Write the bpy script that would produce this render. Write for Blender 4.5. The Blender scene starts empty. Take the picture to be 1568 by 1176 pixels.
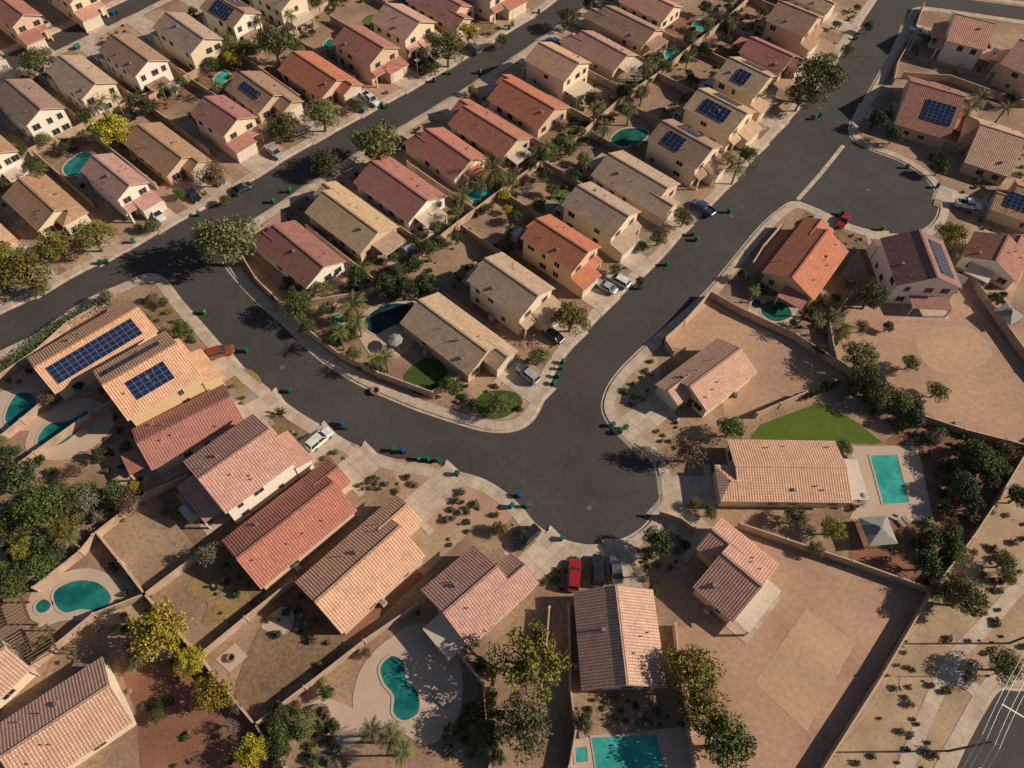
import bpy, math, random
import numpy as np
from mathutils import Vector, Matrix
from mathutils.geometry import tessellate_polygon
rnd=random.Random(7)
sc=bpy.context.scene
# ------------------------------------------------------------------ survey
H=105.0; F=1100.0; P=math.radians(57.0); R=math.radians(-3.84)
cR,sR=math.cos(R),math.sin(R); cP,sP=math.cos(P),math.sin(P)
def G(u,v,z=0.0):
    """survey coordinate -> ground point (metres) at height z"""
    x=u-784.0; y=v-588.0
    x,y=cR*x-sR*y, sR*x+cR*y
    d=F*sP+y*cP; k=(H-z)/d
    return Vector((x*k,(F*cP-y*sP)*k,z))
def ppm(u,v):
    x=u-784.0; y=v-588.0
    y=sR*x+cR*y
    return (F*sP+y*cP)/H
# ------------------------------------------------------------------ materials
MATS={}
def newmat(name):
    m=bpy.data.materials.new(name); m.use_nodes=True
    nt=m.node_tree; b=nt.nodes["Principled BSDF"]; MATS[name]=m
    return m,nt,b
def N(nt,t,**k):
    n=nt.nodes.new(t)
    for a,b in k.items(): setattr(n,a,b)
    return n
def ramp(nt,fac,cols):
    r=nt.nodes.new('ShaderNodeValToRGB'); e=r.color_ramp.elements
    e[0].position=cols[0][0]; e[0].color=(*cols[0][1],1)
    e[1].position=cols[-1][0]; e[1].color=(*cols[-1][1],1)
    for p,c in cols[1:-1]:
        q=e.new(p); q.color=(*c,1)
    nt.links.new(fac,r.inputs[0]); return r.outputs[0]
def mul(c,k): return tuple(x*k for x in c)
def cg(c,g=1.2,s=1.18):
    l=.3*c[0]+.55*c[1]+.15*c[2]
    return tuple(min(.85,max(.004,(l+(x-l)*s)*g)) for x in c)
def mixc(nt,fac,a,b,mode='MIX'):
    m=nt.nodes.new('ShaderNodeMix'); m.data_type='RGBA'; m.blend_type=mode
    def s(i,val):
        if hasattr(val,'is_linked'): nt.links.new(val,m.inputs[i])
        elif isinstance(val,(int,float)): m.inputs[i].default_value=val
        else: m.inputs[i].default_value=(*val,1)
    s(0,fac); s(6,a); s(7,b); return m.outputs[2]
def ground_mat(name,c,var=.25,s1=.15,s2=2.5,rough=.95,c2=None,bump=.3,speck=0.0,g_=1.22):
    m,nt,b=newmat(name); c=cg(c,g_,1.15); c2=cg(c2,g_,1.15) if c2 else mul(c,1-var)
    g=N(nt,'ShaderNodeNewGeometry')
    n1=N(nt,'ShaderNodeTexNoise'); n1.inputs['Scale'].default_value=s1; n1.inputs['Detail'].default_value=5
    n2=N(nt,'ShaderNodeTexNoise'); n2.inputs['Scale'].default_value=s2; n2.inputs['Detail'].default_value=5; n2.inputs['Roughness'].default_value=.75
    nt.links.new(g.outputs['Position'],n1.inputs['Vector']); nt.links.new(g.outputs['Position'],n2.inputs['Vector'])
    a=ramp(nt,n1.outputs['Fac'],[(.35,c2),(.65,c)])
    f=ramp(nt,n2.outputs['Fac'],[(.3,(1-var*1.2,)*3),(.7,(1+var*.6,)*3)])
    o=mixc(nt,1.0,a,f,'MULTIPLY')
    if speck:
        n3=N(nt,'ShaderNodeTexNoise'); n3.inputs['Scale'].default_value=1.3; n3.inputs['Detail'].default_value=3
        nt.links.new(g.outputs['Position'],n3.inputs['Vector'])
        k=ramp(nt,n3.outputs['Fac'],[(.56,(0,0,0)),(.68,(speck,)*3)])
        o=mixc(nt,k,o,(.09,.075,.045))
    nt.links.new(o,b.inputs['Base Color']); b.inputs['Roughness'].default_value=rough
    bp=N(nt,'ShaderNodeBump'); bp.inputs['Strength'].default_value=bump; bp.inputs['Distance'].default_value=.1
    nt.links.new(n2.outputs['Fac'],bp.inputs['Height']); nt.links.new(bp.outputs[0],b.inputs['Normal'])
    return m
def plain(name,c,rough=.8,metal=0,var=.12,s=3.0):
    m,nt,b=newmat(name)
    g=N(nt,'ShaderNodeTexCoord'); n=N(nt,'ShaderNodeTexNoise'); n.inputs['Scale'].default_value=s; n.inputs['Detail'].default_value=4
    nt.links.new(g.outputs['Object'],n.inputs['Vector'])
    nt.links.new(ramp(nt,n.outputs['Fac'],[(.3,mul(c,1-var)),(.7,mul(c,1+var*.5))]),b.inputs['Base Color'])
    b.inputs['Roughness'].default_value=rough; b.inputs['Metallic'].default_value=metal
    return m
ground_mat('desert_ground',(.34,.225,.15),.3,.08,1.8,c2=(.25,.165,.12),speck=.35)
ground_mat('yard_gravel',(.36,.245,.17),.3,.12,2.2,c2=(.21,.14,.105),speck=.45)
ground_mat('gravel_pink',(.43,.28,.21),.25,.25,3.5,c2=(.34,.215,.165),speck=.2)
ground_mat('gravel_tan',(.41,.30,.205),.25,.25,3.5,c2=(.30,.215,.15),speck=.25)
ground_mat('gravel_red',(.25,.125,.085),.3,.25,3.5,speck=.2)
ground_mat('gravel_grey',(.30,.25,.20),.3,.25,3.5,speck=.2)
ground_mat('dirt_brown',(.24,.16,.105),.35,.2,1.6,speck=.5)
ground_mat('dirt_smooth',(.43,.28,.20),.2,.09,1.2,c2=(.32,.205,.15),bump=.25,speck=.1)
ground_mat('dirt_light',(.47,.31,.22),.18,.1,1.2,c2=(.39,.26,.185),bump=.2,speck=.06)
ground_mat('dry_grass',(.30,.21,.11),.35,.3,3.0,c2=(.21,.145,.08),speck=.4)
ground_mat('lawn_green',(.065,.105,.014),.3,.25,4.0,c2=(.09,.12,.02))
ground_mat('lawn_dark',(.05,.08,.016),.3,.3,4.0)
ground_mat('pool_deck',(.50,.385,.31),.1,.2,4.0,bump=.05,g_=1.12)
def concrete():
    m,nt,b=newmat('concrete')
    g=N(nt,'ShaderNodeNewGeometry')
    n=N(nt,'ShaderNodeTexNoise'); n.inputs['Scale'].default_value=.5; n.inputs['Detail'].default_value=6; n.inputs['Roughness'].default_value=.65
    nt.links.new(g.outputs['Position'],n.inputs['Vector'])
    c=ramp(nt,n.outputs['Fac'],[(.3,(.44,.34,.265)),(.7,(.68,.54,.43))])
    uv=N(nt,'ShaderNodeUVMap'); br=N(nt,'ShaderNodeTexBrick'); br.offset=0
    for k,v in (('Scale',1),('Mortar Size',.03),('Brick Width',1.6),('Row Height',3.0),('Mortar Smooth',.3)): br.inputs[k].default_value=v
    br.inputs['Color1'].default_value=(1,1,1,1); br.inputs['Color2'].default_value=(.84,.83,.82,1); br.inputs['Mortar'].default_value=(.5,.47,.45,1)
    nt.links.new(uv.outputs[0],br.inputs['Vector'])
    o=mixc(nt,1.0,c,br.outputs['Color'],'MULTIPLY')
    n2=N(nt,'ShaderNodeTexNoise'); n2.inputs['Scale'].default_value=.9; n2.inputs['Detail'].default_value=3
    nt.links.new(g.outputs['Position'],n2.inputs['Vector'])
    o=mixc(nt,ramp(nt,n2.outputs['Fac'],[(.6,(0,0,0)),(.75,(.35,)*3)]),o,(.16,.12,.10))
    nt.links.new(o,b.inputs['Base Color']); b.inputs['Roughness'].default_value=.85
concrete()
def asphalt():
    m,nt,b=newmat('asphalt')
    g=N(nt,'ShaderNodeNewGeometry')
    def nz(s,d=6,r=.6):
        n=N(nt,'ShaderNodeTexNoise'); n.inputs['Scale'].default_value=s; n.inputs['Detail'].default_value=d; n.inputs['Roughness'].default_value=r
        nt.links.new(g.outputs['Position'],n.inputs['Vector']); return n
    a=ramp(nt,nz(.06).outputs['Fac'],[(.3,(.044,.038,.038)),(.7,(.075,.064,.060))])
    f=ramp(nt,nz(3.0,6,.75).outputs['Fac'],[(.3,(.84,)*3),(.7,(1.14,)*3)])
    o=mixc(nt,1.0,a,f,'MULTIPLY')
    w=nz(.35,3); mv=N(nt,'ShaderNodeVectorMath',operation='MULTIPLY_ADD')
    nt.links.new(w.outputs['Color'],mv.inputs[0]); mv.inputs[1].default_value=(4,4,0); nt.links.new(g.outputs['Position'],mv.inputs[2])
    v=N(nt,'ShaderNodeTexVoronoi',feature='DISTANCE_TO_EDGE'); v.inputs['Scale'].default_value=.16
    nt.links.new(mv.outputs[0],v.inputs['Vector'])
    # cracks only in worn areas
    msk=ramp(nt,nz(.03,2).outputs['Fac'],[(.48,(0,0,0)),(.6,(1,1,1))])
    k=mixc(nt,1.0,ramp(nt,v.outputs['Distance'],[(.004,(.5,)*3),(.012,(0,0,0))]),msk,'MULTIPLY')
    o=mixc(nt,k,o,(.115,.095,.085))
    v3=N(nt,'ShaderNodeTexVoronoi',feature='DISTANCE_TO_EDGE'); v3.inputs['Scale'].default_value=.07
    nt.links.new(mv.outputs[0],v3.inputs['Vector'])
    o=mixc(nt,ramp(nt,v3.outputs['Distance'],[(.002,(.5,)*3),(.006,(0,0,0))]),o,(.026,.022,.022))
    v2=ramp(nt,nz(.4,4).outputs['Fac'],[(.56,(0,0,0)),(.75,(.35,)*3)])
    o=mixc(nt,v2,o,(.105,.087,.075))
    nt.links.new(o,b.inputs['Base Color']); b.inputs['Roughness'].default_value=.9
asphalt()
def roofmat(name,c,c2):
    m,nt,b=newmat(name); c=cg(c,1.5,1.2); c2=cg(c2,1.5,1.2)
    uv=N(nt,'ShaderNodeUVMap')
    br=N(nt,'ShaderNodeTexBrick'); br.offset=0.5
    for k,v in (('Scale',1),('Mortar Size',.03),('Brick Width',.34),('Row Height',.42),('Mortar Smooth',.6)): br.inputs[k].default_value=v
    br.inputs['Color1'].default_value=(*c,1); br.inputs['Color2'].default_value=(*c2,1); br.inputs['Mortar'].default_value=(*mul(c,.4),1)
    nt.links.new(uv.outputs[0],br.inputs['Vector'])
    w=N(nt,'ShaderNodeTexWave',wave_type='BANDS',bands_direction='X'); w.inputs['Scale'].default_value=.314/.42; w.inputs['Distortion'].default_value=.1
    nt.links.new(uv.outputs[0],w.inputs['Vector'])
    wr=ramp(nt,w.outputs['Fac'],[(.0,(.6,)*3),(.6,(1.06,)*3)])  # shade of the tile valleys painted into the colour as dark bands
    o=mixc(nt,1.0,br.outputs['Color'],wr,'MULTIPLY')
    g=N(nt,'ShaderNodeNewGeometry'); n=N(nt,'ShaderNodeTexNoise'); n.inputs['Scale'].default_value=.7; n.inputs['Detail'].default_value=6; n.inputs['Roughness'].default_value=.7
    nt.links.new(g.outputs['Position'],n.inputs['Vector'])
    o=mixc(nt,1.0,o,ramp(nt,n.outputs['Fac'],[(.3,(.8,.8,.82)),(.7,(1.14,)*3)]),'MULTIPLY')
    oi=N(nt,'ShaderNodeObjectInfo'); hs=N(nt,'ShaderNodeHueSaturation'); nt.links.new(o,hs.inputs['Color'])
    for k,(lo,hi) in (('Value',(.84,1.12)),('Saturation',(.85,1.12)),('Hue',(.495,.51))):
        mr=N(nt,'ShaderNodeMapRange'); mr.inputs[3].default_value=lo; mr.inputs[4].default_value=hi
        nt.links.new(oi.outputs['Random'],mr.inputs[0]); nt.links.new(mr.outputs[0],hs.inputs[k])
    nt.links.new(hs.outputs[0],b.inputs['Base Color']); b.inputs['Roughness'].default_value=.85
    bp=N(nt,'ShaderNodeBump'); bp.inputs['Strength'].default_value=.55; bp.inputs['Distance'].default_value=.06
    nt.links.new(w.outputs['Fac'],bp.inputs['Height']); nt.links.new(bp.outputs[0],b.inputs['Normal'])
roofmat('roof_red',(.38,.17,.135),(.32,.135,.11))
roofmat('roof_pink',(.47,.275,.225),(.40,.225,.185))
roofmat('roof_brown',(.34,.22,.165),(.27,.17,.125))
roofmat('roof_tan',(.46,.335,.245),(.38,.27,.195))
roofmat('roof_salmon',(.52,.33,.25),(.46,.28,.205))
roofmat('roof_dark',(.27,.14,.12),(.22,.105,.09))
plain('stucco_tan',(.60,.44,.31),.9); plain('stucco_cream',(.76,.62,.45),.9); plain('stucco_white',(.82,.75,.66),.9)
plain('stucco_yellow',(.66,.49,.29),.9); plain('stucco_pink',(.65,.46,.34),.9)
plain('trim',(.62,.50,.40),.7); plain('garage_door',(.66,.58,.49),.6); plain('door_wood',(.16,.08,.05),.5)
plain('block_wall',(.48,.33,.24),.9,var=.3,s=.6); plain('wall_cap',(.58,.42,.31),.9)
plain('white_paint',(.8,.78,.74),.5); plain('metal_grey',(.4,.4,.42),.4,.6); plain('galv',(.5,.5,.5),.4,.8)
plain('bark',(.13,.09,.06),.9); plain('bare_bark',(.24,.19,.16),.9); plain('palm_bark',(.2,.14,.09),.95)
plain('tyre',(.02,.02,.02),.8); plain('fabric_grey',(.30,.29,.27),.9); plain('rust',(.2,.11,.06),.8)
plain('bin_green',(.01,.13,.065),.5); plain('bin_blue',(.01,.08,.32),.5); plain('tail_red',(.35,.01,.01),.3)
plain('stone',(.30,.22,.17),.9,var=.3); plain('shed_grey',(.45,.42,.38),.8); plain('toy_blue',(.03,.12,.4),.5); plain('wire_black',(.05,.05,.05),.7)
def gloss(name,c,r=.1,coat=0,metal=0):
    m,nt,b=newmat(name); b.inputs['Roughness'].default_value=r; b.inputs['Metallic'].default_value=metal
    b.inputs['Coat Weight'].default_value=coat
    g=N(nt,'ShaderNodeTexCoord'); n=N(nt,'ShaderNodeTexNoise'); n.inputs['Scale'].default_value=1.5
    nt.links.new(g.outputs['Object'],n.inputs['Vector'])
    nt.links.new(ramp(nt,n.outputs['Fac'],[(.3,mul(c,.85)),(.7,mul(c,1.1))]),b.inputs['Base Color'])
gloss('glass',(.03,.035,.045),.08); gloss('headlight',(.7,.7,.68),.1)
for n_,c_ in (('white',(.75,.75,.74)),('silver',(.42,.43,.45)),('black',(.02,.02,.025)),('grey',(.12,.125,.13)),('blue',(.03,.08,.25)),('red',(.34,.02,.02)),('orange',(.26,.06,.03))):
    gloss('paint_'+n_,c_,.25,.8,.0)
def water(name,c,deep):
    m,nt,b=newmat(name); g=N(nt,'ShaderNodeNewGeometry')
    n=N(nt,'ShaderNodeTexNoise'); n.inputs['Scale'].default_value=.35; n.inputs['Detail'].default_value=3
    nt.links.new(g.outputs['Position'],n.inputs['Vector'])
    v=N(nt,'ShaderNodeTexVoronoi',feature='SMOOTH_F1'); v.inputs['Scale'].default_value=1.6
    nt.links.new(g.outputs['Position'],v.inputs['Vector'])
    o=ramp(nt,n.outputs['Fac'],[(.38,deep),(.6,c)])
    o=mixc(nt,1.0,o,ramp(nt,v.outputs['Distance'],[(.0,(.85,)*3),(.8,(1.18,)*3)]),'MULTIPLY')
    nt.links.new(o,b.inputs['Base Color']); b.inputs['Roughness'].default_value=.06; b.inputs['IOR'].default_value=1.33
    w=N(nt,'ShaderNodeTexNoise'); w.inputs['Scale'].default_value=4; nt.links.new(g.outputs['Position'],w.inputs['Vector'])
    bp=N(nt,'ShaderNodeBump'); bp.inputs['Strength'].default_value=.15; bp.inputs['Distance'].default_value=.05
    nt.links.new(w.outputs['Fac'],bp.inputs['Height']); nt.links.new(bp.outputs[0],b.inputs['Normal'])
water('water_teal',(.022,.20,.18),(.010,.11,.115)); water('water_bright',(.06,.40,.35),(.04,.30,.27)); water('water_green',(.02,.13,.09),(.012,.075,.06)); water('water_dark',(.015,.06,.07),(.01,.035,.045))
def solarmat():
    m,nt,b=newmat('solar_cell'); uv=N(nt,'ShaderNodeUVMap'); br=N(nt,'ShaderNodeTexBrick'); br.offset=0
    for k,v in (('Scale',1),('Mortar Size',.03),('Brick Width',1.0),('Row Height',1.0),('Mortar Smooth',.1)): br.inputs[k].default_value=v
    br.inputs['Color1'].default_value=(.012,.020,.065,1); br.inputs['Color2'].default_value=(.018,.028,.085,1); br.inputs['Mortar'].default_value=(.2,.22,.28,1)
    nt.links.new(uv.outputs[0],br.inputs['Vector']); nt.links.new(br.outputs['Color'],b.inputs['Base Color']); b.inputs['Roughness'].default_value=.15
solarmat()
def leafmat(name,cols):
    m,nt,b=newmat(name); g=N(nt,'ShaderNodeNewGeometry'); oi=N(nt,'ShaderNodeObjectInfo')
    o=ramp(nt,g.outputs['Random Per Island'],[(i/(len(cols)-1),c) for i,c in enumerate(cols)])
    hs=N(nt,'ShaderNodeHueSaturation'); nt.links.new(o,hs.inputs['Color'])
    mr=N(nt,'ShaderNodeMapRange'); mr.inputs[3].default_value=.7; mr.inputs[4].default_value=1.4
    nt.links.new(oi.outputs['Random'],mr.inputs[0]); nt.links.new(mr.outputs[0],hs.inputs['Value'])
    mr2=N(nt,'ShaderNodeMapRange'); mr2.inputs[3].default_value=.48; mr2.inputs[4].default_value=.512
    nt.links.new(oi.outputs['Random'],mr2.inputs[0]); nt.links.new(mr2.outputs[0],hs.inputs['Hue'])
    nt.links.new(hs.outputs[0],b.inputs['Base Color']); b.inputs['Roughness'].default_value=.7
leafmat('leaf_olive',[(.075,.082,.024),(.135,.14,.042),(.19,.185,.07)])
leafmat('leaf_green',[(.04,.065,.012),(.075,.105,.018),(.12,.145,.03)])
leafmat('leaf_dark',[(.02,.04,.012),(.042,.066,.018),(.075,.095,.026)])
leafmat('leaf_ygreen',[(.11,.115,.013),(.185,.175,.02),(.26,.235,.032)])
leafmat('leaf_yellow',[(.11,.12,.01),(.30,.24,.014),(.45,.33,.025)])
leafmat('leaf_grey',[(.12,.12,.075),(.18,.175,.12),(.25,.24,.17)])
leafmat('leaf_brown',[(.12,.07,.04),(.18,.12,.06),(.25,.17,.085)])
leafmat('leaf_palm',[(.05,.07,.014),(.10,.11,.022),(.18,.165,.045)])
leafmat('flower_red',[(.3,.02,.03),(.1,.06,.02),(.4,.03,.05)])
# ------------------------------------------------------------------ mesh builder
class MB:
    def __init__(s,mats): s.v=[];s.f=[];s.m=[];s.uv=[];s.mats=list(mats)
    def mi(s,n):
        if n not in s.mats: s.mats.append(n)
        return s.mats.index(n)
    def add(s,pts,mat,uv=None):
        b=len(s.v)
        for p in pts: s.v.append(tuple(p))
        s.f.append(tuple(range(b,b+len(pts)))); s.m.append(s.mi(mat))
        s.uv.extend(uv if uv else [(p[0],p[1]) for p in pts])
    def box(s,x0,x1,y0,y1,z0,z1,mat,top=None,bottom=True):
        a=[(x0,y0),(x1,y0),(x1,y1),(x0,y1)]
        for i in range(4):
            p,q=a[i],a[(i+1)%4]
            s.add([(*p,z0),(*q,z0),(*q,z1),(*p,z1)],mat)
        s.add([(*p,z1) for p in a],top or mat)
        if bottom: s.add([(*p,z0) for p in a[::-1]],mat)
    def frustum(s,c0,r0,c1,r1,mat,n=8,caps=True):
        c0=Vector(c0);c1=Vector(c1);d=(c1-c0).normalized()
        a=d.orthogonal().normalized(); b=d.cross(a)
        A=[c0+(a*math.cos(t)+b*math.sin(t))*r0 for t in [2*math.pi*i/n for i in range(n)]]
        B=[c1+(a*math.cos(t)+b*math.sin(t))*r1 for t in [2*math.pi*i/n for i in range(n)]]
        for i in range(n): s.add([A[i],A[(i+1)%n],B[(i+1)%n],B[i]],mat)
        if caps: s.add(B,mat); s.add(A[::-1],mat)
    def mesh(s,name):
        me=bpy.data.meshes.new(name); me.from_pydata(s.v,[],s.f)
        for n in s.mats: me.materials.append(MATS[n])
        me.polygons.foreach_set('material_index',s.m)
        u=me.uv_layers.new(name='UVMap'); u.data.foreach_set('uv',[c for p in s.uv for c in p]); me.update(); return me
    def obj(s,name,parent=None,loc=None,rot=None):
        o=bpy.data.objects.new(name,s.mesh(name)); sc.collection.objects.link(o)
        if parent: o.parent=parent
        if loc is not None: o.location=loc
        if rot is not None: o.rotation_euler=(0,0,rot)
        return o
def link(name,me,loc,rot=0,scale=1,parent=None):
    o=bpy.data.objects.new(name,me); sc.collection.objects.link(o); o.location=loc; o.rotation_euler=(0,0,rot)
    o.scale=(scale,)*3 if isinstance(scale,(int,float)) else scale
    if parent: o.parent=parent
    return o
# ------------------------------------------------------------------ geometry helpers
def catmull(p,k=5,closed=False):
    out=[]; n=len(p)
    rng=range(n if closed else n-1)
    for i in rng:
        if closed: a,b,c,d=p[(i-1)%n],p[i],p[(i+1)%n],p[(i+2)%n]
        else: a,b,c,d=p[max(i-1,0)],p[i],p[i+1],p[min(i+2,n-1)]
        for j in range(k):
            t=j/k
            out.append(tuple(.5*((2*b[q])+(-a[q]+c[q])*t+(2*a[q]-5*b[q]+4*c[q]-d[q])*t*t+(-a[q]+3*b[q]-3*c[q]+d[q])*t**3) for q in (0,1)))
    if not closed: out.append(tuple(p[-1]))
    return out
def W2(pts): return [G(*p).to_2d() for p in pts]
def area(p): return .5*sum(p[i-1][0]*p[i][1]-p[i][0]*p[i-1][1] for i in range(len(p)))
def inside(q,poly):
    x,y=q[0],q[1]; r=False; n=len(poly); j=n-1
    for i in range(n):
        a,b=poly[i],poly[j]
        if (a[1]>y)!=(b[1]>y) and x<(b[0]-a[0])*(y-a[1])/(b[1]-a[1])+a[0]: r=not r
        j=i
    return r
def segdist(q,a,b):
    q=Vector((q[0],q[1]));d=b-a;t=max(0,min(1,(q-a).dot(d)/max(d.length_squared,1e-9)));return (a+d*t-q).length
def polydist(q,pl): return min(segdist(q,pl[i],pl[i+1]) for i in range(len(pl)-1))
def sheet(name,poly,z,mat,skirt=None):
    if area(poly)<0: poly=poly[::-1]
    mb=MB([mat]); vs=[Vector((p[0],p[1],0)) for p in poly]
    for t in tessellate_polygon([vs]):
        pts=[(vs[i].x,vs[i].y,z) for i in t]
        if area(pts)<0: pts=pts[::-1]
        mb.add(pts,mat)
    if skirt:
        for i in range(len(poly)):
            a,b=poly[i],poly[(i+1)%len(poly)]
            mb.add([(a[0],a[1],z-skirt),(b[0],b[1],z-skirt),(b[0],b[1],z),(a[0],a[1],z)],mat)
    return mb.obj(name)
def offset(pl,d):
    out=[]
    for i in range(len(pl)):
        a=pl[max(i-1,0)];b=pl[min(i+1,len(pl)-1)]
        t=(b-a).normalized(); out.append(pl[i]+Vector((-t.y,t.x))*d)
    return out
def strip(mb,pl,d0,d1,z,mat,z2=None):
    A=offset(pl,d0);B=offset(pl,d1);s=0
    for i in range(len(pl)-1):
        L=(pl[i+1]-pl[i]).length
        f=[(*A[i],z),(*A[i+1],z),(*B[i+1],z if z2 is None else z2),(*B[i],z if z2 is None else z2)]
        uv=[(s,0),(s+L,0),(s+L,1.5),(s,1.5)]
        if area(f)<0: f=f[::-1]; uv=uv[::-1]
        mb.add(f,mat,uv); s+=L
# ------------------------------------------------------------------ ground, roads, blocks
sheet('ground',[(-3000,-2500),(3000,-2500),(3000,3500),(-3000,3500)],-.2,'desert_ground')
sheet('road',[G(*p).to_2d() for p in [(-350,-150),(1750,-150),(1750,1350),(-350,1350)]],-.12,'asphalt')
C1=[(-350,250),(-120,140),(0,85),(100,42),(190,0),(300,-50),(500,-149)]
C2=[(-350,285),(-120,175),(0,118),(100,72),(200,25),(250,0),(380,-60),(560,-149)]
A2=[(1060,-149),(930,-60),(850,0),(830,15),(740,72),(640,130),(540,185),(440,240),(380,278),(330,308),(250,350),(190,385),(130,412),(60,450),(0,478),(-120,535),(-350,640)]
B3=[(1100,-149),(960,-30),(889,16),(783,91),(687,152),(590,210),(500,265),(435,308),(385,340),(352,362),(340,385),(350,410),(375,440),(400,465),(440,500),(470,530),(500,555),(540,580),(580,600),(640,625),(700,645),(745,657),(785,657),(812,643),(830,612),(845,572),(870,535),(915,485),(960,440),(1010,395),(1050,350),(1100,300),(1150,245),(1200,190),(1240,145),(1280,90),(1310,45),(1340,0),(1380,-60),(1440,-149)]
B4=[(-350,710),(-120,600),(0,540),(60,510),(130,462),(190,435),(225,421),(250,428),(275,460),(310,500),(350,545),(400,590),(450,630),(500,660),(540,683),(600,705),(660,715),(700,725),(740,737),(772,757),(797,780),(818,805),(850,825),(900,838),(945,832),(980,815),(1003,790),(1013,765),(1012,735),(1002,708),(985,688),(955,668),(935,648),(925,625),(930,600),(945,575),(975,543),(1010,512),(1050,478),(1085,445),(1110,415),(1140,378),(1165,348),(1190,325),(1215,310),(1245,318),(1285,338),(1330,353),(1385,360),(1425,347),(1441,315),(1425,278),(1385,248),(1335,228),(1308,212),(1303,192),(1320,162),(1345,118),(1370,72),(1388,32),(1405,12),(1450,15),(1568,32),(1700,50)]
B4b=[(1720,980),(1620,1030),(1568,1052),(1530,1052),(1505,1085),(1475,1140),(1450,1190),(1400,1340)]
B5=[(1749,32),(1568,8),(1450,-8),(1425,-20),(1425,-60),(1470,-149)]
curbs=[]; blocks=[]
def block(lines,close,name='yard_ground'):
    poly=[]; parts=[]
    for l in lines:
        w=W2(catmull(l,5)); parts.append(w); poly+=w
    poly+=W2(close)
    blocks.append(poly); ccw=area(poly)>0
    sheet(name,poly,0,'yard_gravel',skirt=.12)
    for w in parts:
        curbs.append(w); s=1 if ccw else -1
        mb=MB(['concrete'])
        strip(mb,w,0,s*.22,.05,'concrete'); strip(mb,w,s*.22,s*1.75,.045,'concrete')
        strip(mb,w,0,s*-.06,.05,'concrete',-.108); strip(mb,w,s*-.06,s*-.5,-.108,'concrete')
        A=offset(w,s*1.75)
        for i in range(len(A)-1): mb.add([(*A[i],0),(*A[i+1],0),(*A[i+1],.045),(*A[i],.045)],'concrete')
        mb.obj('sidewalk')
block([C1],[(-350,-149)])
block([C2,A2],[])
block([B3],[])
block([B4,B4b],[(-350,1340)])
block([B5],[(1749,-149)])
# ------------------------------------------------------------------ houses
avoid=[]
lotk=[0]
def prism_gable(mb,x0,x1,y0,y1,z,pitch,roof,wall,z0=0,hf=0,hb=0,ins=.45,t=.16):
    w=x1-x0; r=pitch*w/2; xm=(x0+x1)/2; sl=math.hypot(w/2,r)
    A=(xm,y0+hb,z+r); B=(xm,y1-hf,z+r)
    def face(pts,uv): 
        mb.add(pts,roof,uv); mb.add([(p[0],p[1],p[2]-t) for p in pts[::-1]],'trim')
    face([(x0,y1,z),(x0,y0,z),A,B],[(y1,0),(y0,0),(A[1],sl),(B[1],sl)])
    face([(x1,y0,z),(x1,y1,z),B,A],[(y0+.2,0),(y1+.2,0),(B[1]+.2,sl),(A[1]+.2,sl)])
    for x in (x0,x1):
        mb.add([(x,y0,z-t),(x,y1,z-t),(x,y1,z),(x,y0,z)],'trim')
    for (y,h,P0) in ((y0,hb,A),(y1,hf,B)):
        if h>0:
            face([(x0,y,z),(x1,y,z),P0] if y==y0 else [(x1,y,z),(x0,y,z),P0],[(0,0),(w,0),(w/2,sl)])
            mb.add([(x0,y,z-t),(x1,y,z-t),(x1,y,z),(x0,y,z)],'trim')
        else:
            for xa in (x0,x1):
                mb.add([(xa,y,z-t),(xm,y,z+r-t),(xm,y,z+r),(xa,y,z)],'trim')
    mb.box(xm-.16,xm+.16,A[1]+.02,B[1]-.02,z+r-.1,z+r+.07,roof)
    i=ins; e=z+i*pitch-t-.01; pk=z+r-t-.01
    X0,X1,Y0,Y1=x0+i,x1-i,y0+i,y1-i
    for x in (X0,X1): mb.add([(x,Y0,z0),(x,Y1,z0),(x,Y1,e),(x,Y0,e)],wall,[(0,0)]*4)
    for y,h in ((Y0,hb),(Y1,hf)):
        if h>0: mb.add([(X0,y,z0),(X1,y,z0),(X1,y,e-.02),(X0,y,e-.02)],wall,[(0,0)]*4)
        else: mb.add([(X0,y,z0),(X1,y,z0),(X1,y,e),(xm,y,pk),(X0,y,e)],wall,[(0,0)]*5)
    return r
def window(mb,side,c,w,z,h,plane):
    ax=side[0]; s=1 if side[1]=='+' else -1
    def bx(a0,a1,z0,z1,d0,d1,m):
        d=sorted((plane+s*d0,plane+s*d1))
        if ax=='x': mb.box(d[0],d[1],a0,a1,z0,z1,m)
        else: mb.box(a0,a1,d[0],d[1],z0,z1,m)
    bx(c-w/2-.12,c+w/2+.12,z-.12,z+h+.12,-.02,.05,'trim')
    bx(c-w/2,c-.03,z,z+h,.0,.075,'glass'); bx(c+.03,c+w/2,z,z+h,.0,.075,'glass')
def ray_curb(o,d,maxd=30):
    best=None
    for pl in curbs:
        for i in range(len(pl)-1):
            a,b=pl[i],pl[i+1]; e=b-a; den=d.x*e.y-d.y*e.x
            if abs(den)<1e-9: continue
            w=a-o; t=(w.x*e.y-w.y*e.x)/den; s=(w.x*d.y-w.y*d.x)/den
            if t>0 and 0<=s<=1 and t<maxd and (best is None or t<best): best=t
    return best
GA=math.radians(51.5)
houses=[]
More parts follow.
